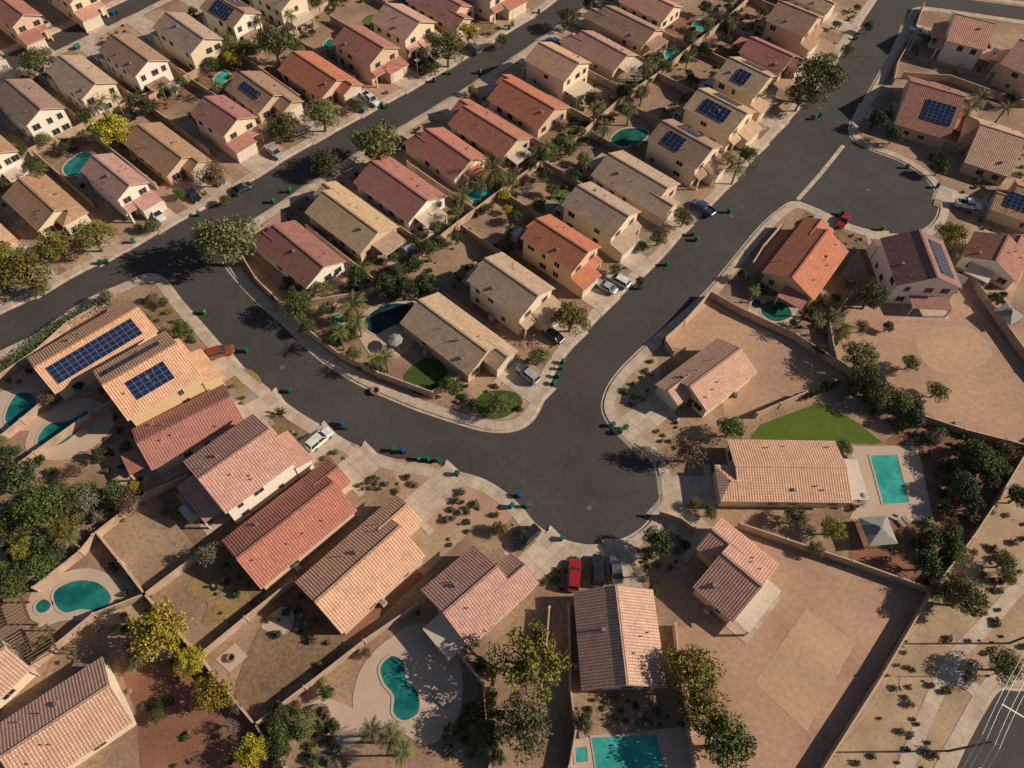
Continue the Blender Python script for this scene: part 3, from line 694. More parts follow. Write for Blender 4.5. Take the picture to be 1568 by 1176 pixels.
def crown_mesh(name,leaf,trunk,seed,nblob=14,nleaf=1000,size=.10,flat=.8,spread=.62,bare=False,rb=(.24,.42)):
    """unit tree: crown radius 1, crown centre at z=0"""
    rs=np.random.RandomState(seed); mb=MB([trunk,leaf]); base=-1.15
    bl=[]
    for i in range(nblob):
        a=2.4*i+rs.uniform(-.4,.4); rr=spread*math.sqrt((i+.5)/nblob)*rs.uniform(.8,1.12); zz=(rs.uniform(-.4,.15)+.55*(1-rr/spread))*flat
        bl.append((rr*math.cos(a),rr*math.sin(a),zz,rs.uniform(*rb)))
    bl=np.array(bl)
    mb.frustum((0,0,base),.075,(rs.uniform(-.1,.1),rs.uniform(-.1,.1),base+.55),.05,trunk,6,False)
    fork=Vector((0,0,base+.5))
    for b in bl[::2]:
        t=Vector(b[:3]); m=fork.lerp(t,.5)+Vector(rs.uniform(-.08,.08,3))
        mb.frustum(fork,.04,m,.025,trunk,5,False); mb.frustum(m,.025,t,.01,trunk,5,False)
        if bare:
            for k in range(14):
                e=m.lerp(t,rs.uniform(.2,1)); q=e+Vector(rv(1,rs)[0])*rs.uniform(.2,.5); q.z=max(q.z,e.z-.1)
                mb.frustum(e,.014,q,.006,trunk,3,False)
                for k2 in range(3):
                    e2=e.lerp(q,rs.uniform(.3,1)); mb.frustum(e2,.008,e2+Vector(rv(1,rs)[0])*.22,.004,trunk,3,False)
    idx=rs.randint(0,nblob,nleaf); d=rv(nleaf,rs); rad=bl[idx,3]*np.clip(rs.normal(.92,.18,nleaf),.3,1.45)
    c=bl[idx,:3]+d*rad[:,None]*np.array([1,1,.85])
    leaves(mb,leaf,c,d,size,rs)
    return mb.mesh(name)
TREE={}
def kinds(k,leaf,trunk,n,**kw): TREE[k]=[crown_mesh('tree_'+k,leaf,trunk,sum(map(ord,k))*7+i*13,**kw) for i in range(n)]
kinds('olive','leaf_olive','bark',4,nblob=26,nleaf=4200,size=.042,spread=.74,rb=(.14,.34))
kinds('green','leaf_green','bark',4,nblob=22,nleaf=3200,size=.048,spread=.72,rb=(.16,.36))
kinds('dark','leaf_dark','bark',4,nblob=18,nleaf=2400,size=.055,spread=.70,rb=(.17,.38))
kinds('ygreen','leaf_ygreen','bark',3,nblob=28,nleaf=4200,size=.04,spread=.76,rb=(.13,.32))
kinds('yellow','leaf_yellow','bark',3,nblob=24,nleaf=3400,size=.046,spread=.74,rb=(.14,.34))
kinds('grey','leaf_grey','bark',2,nblob=18,nleaf=2200,size=.05)
kinds('brown','leaf_brown','bark',2,nblob=16,nleaf=1500,size=.05,bare=True)
kinds('bare','leaf_brown','bare_bark',2,nblob=14,nleaf=90,size=.035,bare=True)
def bush_mesh(leaf,seed,n=420,size=.115):
    rs=np.random.RandomState(seed); mb=MB([leaf,'bark'])
    for k in range(4):
        q=Vector((rs.uniform(-.5,.5),rs.uniform(-.5,.5),rs.uniform(.4,.8))); mb.frustum((0,0,-.05),.04,q,.015,'bark',4,False)
    bl=[(0,0,.45,.5)]+[(rs.uniform(-.5,.5),rs.uniform(-.5,.5),rs.uniform(.3,.6),rs.uniform(.25,.42)) for _ in range(5)]
    bl=np.array(bl); idx=rs.randint(0,len(bl),n); d=rv(n,rs); c=bl[idx,:3]+d*bl[idx,3][:,None]*rs.uniform(.7,1.1,n)[:,None]; c[:,2]=np.maximum(c[:,2],.03)
    leaves(mb,leaf,c,d,size,rs,.8,.6)
    return mb.mesh('shrub')
BUSH={k:[bush_mesh(l,i*5+len(l)) for i in range(3)] for k,l in (('green','leaf_green'),('dark','leaf_dark'),('olive','leaf_olive'),('grey','leaf_grey'),('ygreen','leaf_ygreen'),('brown','leaf_brown'),('red','flower_red'))}
def palm_mesh(seed,th=3.0):
    rs=np.random.RandomState(seed); mb=MB(['palm_bark','leaf_palm'])
    for k in range(6):
        z0=-th+k*th/6; mb.frustum((0,0,z0),.10-.004*k,(0,0,z0+th/6),.085-.004*k,'palm_bark',7,False)
    mb.frustum((0,0,-.12),.13,(0,0,.08),.09,'palm_bark',7)
    for i in range(34):
        a=2*math.pi*i/34*2.4+rs.uniform(-.2,.2); el=rs.uniform(-.5,1.1); L=rs.uniform(.85,1.1)
        p=Vector((0,0,.05)); d=Vector((math.cos(a)*math.cos(el),math.sin(a)*math.cos(el),math.sin(el)))
        side=Vector((-math.sin(a),math.cos(a),0)); pts=[p.copy()]
        for s in range(6):
            p=p+d*L/6; d=(d+Vector((0,0,-.2))).normalized(); pts.append(p.copy())
        for s in range(1,6):
            w=.17*math.sin(math.pi*(s+.3)/6.6)
            for sg in (-1,1):
                for q in (0,.5):
                    b=pts[s].lerp(pts[s+1],q); t=b+side*sg*w*1.25+(pts[s+1]-pts[s])*.6+Vector((0,0,-.07))
                    mb.add([b,b+(pts[s+1]-pts[s])*.28,t],'leaf_palm',[(0,0)]*3)
        for s in range(6): mb.frustum(pts[s],.012,pts[s+1],.009,'leaf_palm',3,False)
    return mb.mesh('palm')
PALM=[palm_mesh(3,2.4),palm_mesh(9,3.2)]
def agave_mesh(seed):
    rs=np.random.RandomState(seed); mb=MB(['leaf_palm'])
    for i in range(36):
        a=rs.uniform(0,6.28); el=rs.uniform(.1,1.4); d=Vector((math.cos(a)*math.cos(el),math.sin(a)*math.cos(el),math.sin(el))); s=Vector((-math.sin(a),math.cos(a),0))*.07
        mb.add([-s,s,d*.55+s*1.1,d*.55-s*1.1],'leaf_palm',[(0,0)]*4); mb.add([d*.55-s*1.1,d*.55+s*1.1,d*1.0],'leaf_palm',[(0,0)]*3)
    return mb.mesh('agave')
AGAVE=[agave_mesh(1),agave_mesh(2)]
NM={'olive':'mesquite_tree','green':'shade_tree','dark':'evergreen_tree','ygreen':'palo_verde_tree','yellow':'yellow_leaf_tree','grey':'desert_willow_tree','brown':'dry_leaf_tree','bare':'bare_tree'}
def palm_at(x,y,rm,th):
    me=rnd.choice(PALM); l=2.4 if me is PALM[0] else 3.2
    link('palm_tree',me,(x,y,th),rnd.random()*6,(rm,rm,th/l if th/l>.8*rm else rm))
def tree(u,v,r,k):
    s=ppm(u,v); rm=r/s
    if k=='palm':
        th=3.6+rnd.random()*1.5; g=G(u,v,th); palm_at(g.x,g.y,rm,th); return
    zc=1.15*rm
    g=G(u,v,zc); link(NM[k],rnd.choice(TREE[k]),(g.x,g.y,zc),rnd.random()*6.28,(rm*1.04,rm*1.04,rm*1.04))
T="""340,365,50,olive;575,215,40,olive;500,245,25,olive;437,190,26,olive;492,172,29,olive;420,65,30,green;55,92,27,olive;170,195,30,yellow;30,415,42,ygreen;85,375,30,ygreen;140,358,32,ygreen;0,390,26,ygreen
325,265,24,brown;685,72,28,olive;718,48,18,yellow;660,60,16,green;1255,112,40,olive;1228,145,24,olive;875,485,31,ygreen;1047,332,18,olive;1008,362,17,olive;825,545,19,olive;455,465,27,green;548,420,20,dark;590,435,24,dark;622,440,22,dark;652,430,20,dark;690,590,17,green;765,618,22,olive
1335,452,28,olive;1320,545,30,olive;1330,575,26,olive;1350,600,26,olive;1395,555,16,olive;1437,597,19,olive;1120,655,23,green;1055,690,29,brown;985,692,20,bare;812,1008,58,ygreen;800,1108,48,olive;1060,1030,48,ygreen;1072,1085,42,ygreen;1115,1137,48,green;975,876,20,bare;1008,830,27,dark
240,965,47,yellow;290,1012,27,yellow;325,1062,33,yellow;385,1152,28,yellow;320,850,23,grey;195,768,24,brown;130,765,26,grey;55,780,42,green;30,728,34,dark;95,812,26,ygreen;15,890,30,green;60,868,26,green;10,700,24,dark;1482,915,36,olive;1540,1018,30,olive;1420,862,27,dark;1440,905,20,olive
1500,698,28,green;1480,740,24,dark;1440,665,18,bare;1400,640,20,dark;1530,712,20,green;1490,772,22,dark;1455,815,22,green;1380,615,20,olive;1220,792,22,olive;1275,808,22,ygreen;1458,358,26,ygreen;1440,255,15,dark;1370,205,16,dark;1345,182,17,dark;905,150,15,dark;1145,235,16,green;278,505,18,green;162,455,16,grey
235,455,10,grey;640,365,10,dark;835,265,15,dark;790,330,13,dark;880,268,13,dark;665,345,13,green;1080,75,14,dark;1055,60,12,green;1105,20,14,bare;1080,10,12,dark;815,240,14,bare;700,365,11,dark;845,290,12,green;1020,100,12,green;960,35,10,dark;870,25,18,olive;905,5,14,dark
75,610,16,brown;118,590,12,dark;150,695,14,dark;150,960,14,bare;150,790,16,bare;205,745,12,yellow;345,305,10,green;205,150,12,green;355,88,15,yellow;545,160,12,green;520,340,12,dark;70,175,14,brown;225,160,16,dark;30,140,10,dark;50,250,14,dark;20,235,12,yellow;240,345,10,grey
1560,760,22,dark;1545,690,20,brown;1250,840,14,olive;1165,440,12,dark;1280,455,10,dark;1140,420,12,dark;1255,535,12,dark;1500,230,12,green;1550,150,14,dark;1430,60,10,dark;1320,500,14,brown;1545,480,12,dark;540,540,14,olive;575,560,13,dark;505,520,13,olive;470,500,15,green;615,485,10,dark;650,505,10,green
1330,40,10,dark;1300,75,12,olive;1060,120,12,dark;440,430,10,dark;420,455,9,dark;760,1160,16,dark;690,1120,16,dark;500,1060,14,dark;460,1120,14,green;430,1140,18,dark;350,1110,20,bare;365,1085,16,bare;560,1000,10,ygreen;255,700,10,dark;1300,430,12,green;1360,500,11,dark;980,430,9,dark;35,840,24,ygreen;5,800,30,green;110,720,18,brown;660,100,14,green;770,60,12,olive;230,345,12,green;60,440,16,olive"""
for l in T.replace('\n',';').split(';'):
    u,v,r,k=l.split(',')
    tree(float(u),float(v),float(r),k)
for u,v,r in ((755,262,30),(540,470,26),(548,490,20),(590,545,17),(575,548,14),(965,165,16),(925,195,16),(985,138,15),(1130,255,17),(1118,240,14),(1290,500,20),(1278,480,14),(1255,490,14),(600,1130,26),(570,1120,22),(618,1150,20),(1500,150,18),(1485,165,15),(1540,165,16),(870,212,13),(895,245,12),(1210,35,12),(835,225,12),(700,320,10),(455,70,14),(110,770,18),(90,745,16),(105,825,16),(330,128,12),(60,258,14),(1155,445,12),(735,280,14),(620,20,10),(1000,95,12),(1055,85,12),(520,510,16),(1120,35,11),(245,130,12),(30,760,18)):
    tree(u,v,r,'palm')
for u,v in ((428,635),(1263,592),(270,395)): 
    g=G(u,v); link('agave_plant',rnd.choice(AGAVE),(g.x,g.y,.02),0,1.6)
for i in range(7):
    u=1232+i*8; v=612-i*3.5; g=G(u,v); link('cypress_shrub',rnd.choice(BUSH['green']),(g.x,g.y,0),rnd.random()*6,(.55,.55,2.2))
def ok(p,margin=2.2):
    if not any(inside(p,b) for b in blocks): return False
    for a in avoid:
        if inside(p,a): return False
    for c in curbs:
        if polydist(p,c)<margin: return False
    return True
def shrub(p,s,k=None):
    k=k or rnd.choices(('green','dark','olive','grey','ygreen','brown','red'),(5,4,4,2,1.5,2,.25))[0]
    link('shrub',rnd.choice(BUSH[k]),(p[0],p[1],0),rnd.random()*6.28,(s,s,s*rnd.uniform(.8,1.2)))
def ytree(p,rm,tk=('dark','green','olive')):
    k=rnd.choice(tk); link(NM[k],rnd.choice(TREE[k]),(p.x,p.y,rm*1.1),rnd.random()*6,rm)
def zone(pts,n,s0,s1,kinds_=None,trees=0,tk=('dark','green','olive')):
    w=W2(pts); xs=[p.x for p in w]; ys=[p.y for p in w]; c=0; t=0
    while c<n+trees and t<8*(n+trees):
        t+=1; p=Vector((rnd.uniform(min(xs),max(xs)),rnd.uniform(min(ys),max(ys))))
        if inside(p,w) and ok(p):
            c+=1
            if c<=trees: ytree(p,rnd.uniform(1.1,2.5),tk)
            else: shrub(p,rnd.uniform(s0,s1),rnd.choice(kinds_) if kinds_ else None)
zone([(0,690),(60,690),(120,745),(205,740),(225,770),(150,830),(60,880),(0,930)],60,.5,1.3,trees=16,tk=('green','dark','dark','olive','brown','bare'))
zone([(430,440),(530,400),(600,395),(660,430),(660,460),(560,460),(530,500),(600,590),(560,590),(470,510)],65,.5,1.2,trees=12)
zone([(1350,560),(1480,660),(1568,690),(1490,800),(1420,890),(1390,880),(1400,800),(1440,740),(1380,680),(1300,600)],90,.5,1.4,trees=24,tk=('dark','green','olive','bare'))
zone([(1568,700),(1568,1040),(1440,1176),(1270,1176),(1425,920)],70,.25,.8,('olive','brown','grey'))
zone([(1440,900),(1568,780),(1568,860),(1460,960)],10,.5,1,('olive','brown'),trees=3,tk=('olive','olive'))
zone([(390,1120),(500,1040),(540,1176),(440,1176)],40,.5,1.2,trees=5)
zone([(700,1040),(760,1000),(760,1176),(680,1176)],25,.5,1.2,trees=5)
zone([(850,1060),(880,1060),(880,1120),(1050,1110),(1050,1070),(870,1070)],20,.4,.8)
zone([(620,730),(700,740),(780,780),(740,810),(680,800)],18,.5,.95,('green','grey','olive','olive'))
zone([(480,660),(520,680),(560,700),(600,740),(560,760)],14,.4,.8)
zone([(940,600),(1000,550),(1015,640),(1000,680)],16,.4,.8,('grey','olive','green'))
zone([(250,440),(300,510),(400,600),(330,560),(260,500)],26,.4,.9)
zone([(160,850),(220,900),(300,1000),(170,960)],20,.4,.9)
zone([(1140,440),(1220,480),(1290,540),(1280,450),(1200,460)],24,.5,1.1)
zone([(680,600),(740,575),(830,590),(820,630),(700,620)],26,.4,.9)
zone([(180,1010),(310,1010),(400,1120),(380,1176),(220,1176)],22,.4,.8)
zone([(1000,775),(1060,780),(1050,850),(1000,840)],16,.4,.9)
zone([(830,830),(870,850),(860,910),(820,880)],8,.4,.8)
for bl in (W2(back1),W2(back3)):
    for i in range(len(bl)-1):
        L=(bl[i+1]-bl[i]).length
        for k in range(int(L*1.6)):
            d=(bl[i+1]-bl[i]).normalized(); n=Vector((-d.y,d.x)); p=bl[i].lerp(bl[i+1],rnd.random())+n*rnd.choice((-1,1))*abs(rnd.gauss(0,2.2)+.9)
            if ok(p,1):
                q=rnd.random()
                if q<.24: ytree(p,rnd.uniform(1.1,2.3),('dark','green','green','olive','bare','yellow' if rnd.random()<.4 else 'dark'))
                elif q<.28: palm_at(p.x,p.y,rnd.uniform(1.5,2.2),rnd.uniform(3,6))
                else: shrub(p,rnd.uniform(.35,1.1))
for h in houses:
    for k in range(12):
        p=h['lw'](rnd.uniform(h['x0']-1,h['x1']+1),rnd.uniform(h['yf']+.3,h['yf']+6))
        if ok(p,2.3): 
            if rnd.random()<.12: ytree(p,rnd.uniform(.9,1.6),('olive','green','ygreen'))
            else: shrub(p,rnd.uniform(.3,.8))
    for k in range(11):
        p=h['lw'](rnd.uniform(h['x0']-1,h['x1']+1),h['y0']-rnd.uniform(.5,6.5))
        if ok(p,2.3): 
            if rnd.random()<.12: ytree(p,rnd.uniform(1,1.8))
            else: shrub(p,rnd.uniform(.3,.9))
    for k in range(3):
        p=h['lw'](rnd.uniform(h['x0'],h['x1']),rnd.uniform(h['yf']+.3,h['yf']+5))
        if ok(p,2.3):
            mb=MB(['stone']); s=rnd.uniform(.2,.45)
            mb.frustum((0,0,-.05),s,(s*.1,0,s*.5),s*.85,'stone',7); mb.frustum((s*.1,0,s*.5),s*.85,(0,.05,s*.85),s*.35,'stone',7); mb.obj('boulder',None,(p.x,p.y,0),rnd.random()*3)
mbw=W2([(-20,585),(40,545),(90,503),(130,480),(165,462)])
rs=np.random.RandomState(5); hb_=MB(['leaf_green','bark']); pts_=[]
for i in range(len(mbw)-1):
    L=(mbw[i+1]-mbw[i]).length
    for k in range(int(L*160)):
        p=mbw[i].lerp(mbw[i+1],rs.rand()); pts_.append((p.x+rs.normal(0,.5),p.y+rs.normal(0,.5)-.8,rs.uniform(.1,2.0)))
pts_=np.array(pts_); leaves(hb_,'leaf_green',pts_,rv(len(pts_),rs),.17,rs); hb_.obj('hedge')
# ------------------------------------------------------------------ vehicles
def loft(mb,secs,mat):
    for s in range(len(secs)-1):
        A,B=secs[s],secs[s+1]; n=len(A)
        for i in range(n): mb.add([A[i],A[(i+1)%n],B[(i+1)%n],B[i]],mat)
    mb.add(secs[0][::-1],mat); mb.add(secs[-1],mat)
def sec(x,w,z0,z1):
    return [(x,-w*.9,z0),(x,w*.9,z0),(x,w,z0+.15),(x,w,z1-.18),(x,w*.86,z1),(x,-w*.86,z1),(x,-w,z1-.18),(x,-w,z0+.15)]
def vehicle_at(a,rot,col,kind='sedan'):
    mat='paint_'+col
    names={'sedan':'parked_car','suv':'parked_suv','pickup':'pickup_truck'}
    root=bpy.data.objects.new(names[kind],None); sc.collection.objects.link(root)
    onroad=not any(inside((a.x,a.y),bl) for bl in blocks)
    root.location=(a.x,a.y,-.12 if onroad else .07); root.rotation_euler=(0,0,rot)
    mb=MB([mat]); L=2.3 if kind=='sedan' else 2.45 if kind=='suv' else 2.75
    hz=.92 if kind=='sedan' else 1.08
    loft(mb,[sec(-L,.74,.4,hz-.12),sec(-L+.15,.88,.3,hz),sec(-L*.5,.93,.25,hz+.03),sec(L*.35,.93,.25,hz),sec(L*.8,.88,.3,hz-.12),sec(L,.72,.38,hz-.28)],mat)
    mb.obj('body',root)
    cab={'sedan':(-1.75,-1.05,.25,1.05,1.42),'suv':(-2.3,-2.0,.35,1.1,1.75),'pickup':(-.75,-.55,.7,1.4,1.8)}[kind]
    xb0,xt0,xt1,xb1,zt=cab; g=MB(['glass']); zb=hz-.02; wb_,wt=.84,.68
    B_=[(xb0,-wb_,zb),(xb1,-wb_,zb),(xb1,wb_,zb),(xb0,wb_,zb)]; T_=[(xt0,-wt,zt-.06),(xt1,-wt,zt-.06),(xt1,wt,zt-.06),(xt0,wt,zt-.06)]
    for i in range(4): g.add([B_[i],B_[(i+1)%4],T_[(i+1)%4],T_[i]],'glass')
    g.obj('windows',root)
    r_=MB([mat]); r_.box(xt0-.04,xt1+.04,-wt-.03,wt+.03,zt-.06,zt,mat)
    xm=(xb0+xb1)/2
    for sx in (-1,1):
        for xa,xt in ((xb0,xt0),(xm,xm),(xb1,xt1)): r_.frustum((xa,sx*(wb_+.01),zb),.05,(xt,sx*(wt+.01),zt-.04),.05,mat,4,False)
        r_.box(xb1-.25,xb1-.05,sx*.95-.1,sx*.95+.1,hz-.02,hz+.12,mat)
    r_.obj('roof_and_pillars',root)
    w=MB(['tyre','galv'])
    for x in (-L*.62,L*.62):
        for sx in (-1,1):
            w.frustum((x,sx*.72,.34),.34,(x,sx*.95,.34),.34,'tyre',14); w.frustum((x,sx*.9,.34),.2,(x,sx*.965,.34),.19,'galv',10)
    w.obj('wheels',root)
    l=MB(['headlight','tail_red'])
    for sx in (-1,1):
        l.box(L-.12,L+.02,sx*.55-.16,sx*.55+.16,hz-.5,hz-.35,'headlight'); l.box(-L-.02,-L+.1,sx*.6-.13,sx*.6+.13,hz-.4,hz-.2,'tail_red')
    l.obj('lights',root)
    if kind=='pickup':
        q=MB(['tyre',mat]); q.box(-2.6,-.85,-.72,.72,hz+.01,hz+.05,'tyre')
        for sx in (-1,1): q.box(-2.68,-.8,sx*.84-.07,sx*.84+.07,hz,hz+.28,mat)
        q.box(-2.72,-2.6,-.8,.8,hz,hz+.28,mat); q.obj('truck_bed',root)
cars=[]
def vehicle(u,v,u2,v2,col,kind='sedan'):
    a=G(u,v); b=G(u2,v2); cars.append(a); vehicle_at(a,math.atan2(b.y-a.y,b.x-a.x),col,kind)
for c_ in [(490,676,505,663,'white','suv'),(242,331,255,345,'white','sedan'),(372,291,395,278,'black','sedan'),(297,302,305,310,'black','sedan'),(422,237,433,246,'silver','sedan'),(568,156,580,165,'white','pickup'),(552,165,562,172,'grey','suv'),
 (655,95,666,104,'silver','sedan'),(641,103,652,110,'black','suv'),(946,433,930,424,'white','suv'),(927,442,911,433,'silver','sedan'),(1075,322,1060,312,'blue','pickup'),(808,576,796,566,'silver','suv'),(846,516,834,507,'black','sedan'),
 (878,883,880,860,'red','suv'),(914,876,914,855,'black','suv'),(942,872,940,850,'grey','sedan'),(338,543,355,538,'orange','suv'),(1480,317,1500,320,'white','pickup'),(806,826,790,840,'black','suv'),(68,38,56,30,'silver','sedan'),
 (1290,341,1280,354,'red','sedan'),(725,78,715,70,'grey','suv')]:
    vehicle(*c_)
for i,h in enumerate(houses):
    if h['dl'] and h['dl']>7 and h['c'].y>75 and rnd.random()<.42:
        p=h['lw'](h['gx']+rnd.choice((-1.2,1.2)),h['yf']+2.6)
        if all((Vector((q.x,q.y))-p).length>4.5 for q in cars):
            vehicle_at(p,h['rot']+math.pi/2*rnd.choice((1,-1)),rnd.choice(('white','silver','grey','black','blue','white')),rnd.choice(('sedan','suv','suv','pickup')))
# ------------------------------------------------------------------ wheelie bins
def bin_mesh(col):
    mb=MB([col,'tyre']); 
    B_=[(-.24,-.26,.08),(.24,-.26,.08),(.24,.26,.08),(-.24,.26,.08)]; T_=[(-.3,-.36,1.0),(.3,-.36,1.0),(.3,.34,1.0),(-.3,.34,1.0)]
    for i in range(4): mb.add([B_[i],B_[(i+1)%4],T_[(i+1)%4],T_[i]],col)
    mb.add(B_[::-1],col)
    L0=[(-.33,-.4,1.0),(.33,-.4,1.0),(.33,.4,1.0),(-.33,.4,1.0)]; L1=[(-.26,-.32,1.1),(.26,-.32,1.1),(.26,.36,1.12),(-.26,.36,1.12)]
    for i in range(4): mb.add([L0[i],L0[(i+1)%4],L1[(i+1)%4],L1[i]],col)
    mb.add(L1,col); mb.add(L0[::-1],col)
    mb.box(-.25,.25,.42,.47,.95,1.0,col)
    for s in (-1,1): mb.frustum((s*.2,.3,.12),.12,(s*.28,.3,.12),.12,'tyre',10)
    return mb.mesh('wheelie_bin')
BN={'g':bin_mesh('bin_green'),'b':bin_mesh('bin_blue')}
for s in "378,538,g;445,600,g;524,650,b;530,656,g;603,690,g;618,692,b;641,704,g;656,705,g;671,706,g;795,760,b;783,777,g;807,776,g;860,826,g;957,657,g;950,663,g;938,652,g;1007,713,g;848,588,g;853,577,g;858,565,g;862,556,g;1066,368,g;1060,360,g;1020,406,g;1247,182,g;1256,178,g;313,480,g;418,310,g;443,294,g;165,403,g;156,404,g;305,330,g;205,372,g;585,163,g;592,165,g;665,125,b;690,113,g;780,45,g;785,40,g;1388,257,g;1434,287,b;1350,352,g;118,76,g;122,74,g;60,98,g;980,442,g;1115,325,g;1289,328,g;735,112,g;825,20,g;175,22,b;180,20,g;10,85,g;700,727,g;1310,60,g".split(';'):
    u,v,k=s.split(','); g=G(float(u),float(v)); onr=not any(inside((g.x,g.y),bl) for bl in blocks)
    link('wheelie_bin',BN[k],(g.x,g.y,-.11 if onr else .05),rnd.random()*6.28,1.0)
# ------------------------------------------------------------------ street furniture and yard objects
def lamp(u,v,tu,tv,h=7.5):
    g=G(u,v); t=G(tu,tv); rot=math.atan2(t.y-g.y,t.x-g.x); mb=MB(['galv','metal_grey'])
    mb.frustum((0,0,0),.2,(0,0,.3),.18,'metal_grey',8); mb.frustum((0,0,.3),.08,(0,0,h),.05,'galv',8)
    mb.frustum((0,0,h-.3),.035,(1.4,0,h+.2),.03,'galv',6); mb.box(1.3,1.9,-.12,.12,h+.12,h+.24,'metal_grey'); mb.obj('street_lamp',None,(g.x,g.y,0),rot)
for a in ((265,395,285,410),(1515,1035,1560,1110),(640,118,650,140),(1385,88,1350,90)): lamp(*a)
def upole(u,v):
    g=G(u,v); mb=MB(['bark','metal_grey']); mb.frustum((0,0,0),.16,(0,0,10),.11,'bark',8); mb.box(-1.2,1.2,-.06,.06,9.2,9.35,'bark')
    for x in (-1.1,-.5,.5,1.1): mb.frustum((x,0,9.35),.05,(x,0,9.55),.03,'metal_grey',6)
    mb.obj('utility_pole',None,(g.x,g.y,0),-.35); return g
ga=upole(1452,1150); gb_=upole(1545,985); gc=upole(1360,1330)
wm=MB(['metal_grey'])
for a,b in ((gc,ga),(ga,gb_),(gb_,gb_+(gb_-ga)*1.6)):
    n=(b-a).normalized(); n=Vector((-n.y,n.x,0))
    for off in (-1.1,-.5,.5,1.1):
        pr=None
        for i in range(9):
            t=i/8; p=a.lerp(b,t)+n*off; p.z=9.55-4*t*(1-t)*.9
            if pr is not None: wm.frustum(pr,.012,p,.012,'metal_grey',4,False)
            pr=p
wm.obj('overhead_wires')
def gazebo(u,v,s,ang):
    g=G(u,v,2.4); mb=MB(['fabric_grey','metal_grey']); h=s/2
    for r0,z0,z1 in ((1.0,2.3,3.1),(.35,3.15,3.5)):
        B_=[(-h*r0,-h*r0,z0),(h*r0,-h*r0,z0),(h*r0,h*r0,z0),(-h*r0,h*r0,z0)]; k=.25*r0; T_=[(-h*k,-h*k,z1),(h*k,-h*k,z1),(h*k,h*k,z1),(-h*k,h*k,z1)]
        for i in range(4): mb.add([B_[i],B_[(i+1)%4],T_[(i+1)%4],T_[i]],'fabric_grey')
        mb.add(T_,'fabric_grey')
    for x in (-1,1):
        for y in (-1,1): mb.frustum((x*h*.92,y*h*.92,0),.06,(x*h*.92,y*h*.92,2.3),.06,'metal_grey',6)
    mb.obj('gazebo',None,(g.x,g.y,0),ang)
gazebo(1345,812,4.6,.15); gazebo(1545,480,4.0,.6)
def umbrella(u,v,r=1.4):
    g=G(u,v,2.2); mb=MB(['fabric_grey','metal_grey']); n=8
    for i in range(n):
        a,b=2*math.pi*i/n,2*math.pi*(i+1)/n; mb.add([(r*math.cos(a),r*math.sin(a),2.1),(r*math.cos(b),r*math.sin(b),2.1),(0,0,2.7)],'fabric_grey')
    mb.frustum((0,0,0),.04,(0,0,2.7),.03,'metal_grey',6); mb.frustum((0,0,.7),.6,(0,0,.74),.6,'metal_grey',12)
    for k in range(4):
        a=k*1.57+.5; x,y=1.1*math.cos(a),1.1*math.sin(a); mb.box(x-.22,x+.22,y-.22,y+.22,.4,.46,'metal_grey')
        for dx in (-.18,.18):
            for dy in (-.18,.18): mb.box(x+dx-.02,x+dx+.02,y+dy-.02,y+dy+.02,0.05,.4,'metal_grey')
    mb.obj('patio_umbrella_table',None,(g.x,g.y,.06),.3)
for a in ((1320,760),(605,520)): umbrella(*a)
def pergola(u,v,w,d,ang):
    g=G(u,v,2.5); mb=MB(['bark'])
    for x in (-w/2,w/2):
        mb.box(x-.1,x+.1,-d/2,d/2,2.4,2.6,'bark')
        for y in (-d/2+.1,d/2-.1): mb.box(x-.09,x+.09,y-.09,y+.09,0,2.4,'bark')
    k=int(d/.45)
    for i in range(k+1): y=-d/2+i*d/k; mb.box(-w/2-.3,w/2+.3,y-.05,y+.05,2.603,2.75,'bark')
    mb.obj('pergola',None,(g.x,g.y,0),ang)
pergola(55,990,4,4,.7); pergola(15,945,4,4,.7); pergola(1150,240,3,3,.6)
def firepit(u,v,r=.9):
    g=G(u,v); mb=MB(['stone','rust']); n=16
    for i in range(n):
        a,b=2*math.pi*i/n,2*math.pi*(i+.9)/n; r0,r1,z0,z1=r*.7,r,0,.5
        q=[(r0*math.cos(a),r0*math.sin(a)),(r1*math.cos(a),r1*math.sin(a)),(r1*math.cos(b),r1*math.sin(b)),(r0*math.cos(b),r0*math.sin(b))]
        mb.add([(*p,z1) for p in q],'stone')
        for k in range(4): mb.add([(*q[k],z0),(*q[(k+1)%4],z0),(*q[(k+1)%4],z1),(*q[k],z1)],'stone')
    mb.frustum((0,0,.02),r*.68,(0,0,.1),r*.6,'rust',12); mb.obj('fire_pit',None,(g.x,g.y,.05))
firepit(490,1095,1.4); firepit(355,1008,.6); firepit(575,600,.8)
def lounger(u,v,a):
    g=G(u,v); mb=MB(['fabric_grey','metal_grey']); mb.box(-.3,.3,-.9,.3,.3,.36,'fabric_grey'); mb.add([(-.3,.3,.36),(.3,.3,.36),(.3,.85,.75),(-.3,.85,.75)],'fabric_grey')
    for x in (-.27,.27):
        for y in (-.85,.25): mb.box(x-.03,x+.03,y-.03,y+.03,0,.3,'metal_grey')
    mb.obj('pool_lounger',None,(g.x,g.y,.06),a)
for a in ((670,1060,1),(676,1075,1),(1300,700,.2),(1298,712,.2),(1378,800,.5),(1385,795,.5),(890,1120,.1),(60,610,1),(135,655,1),(640,480,1)): lounger(*a)
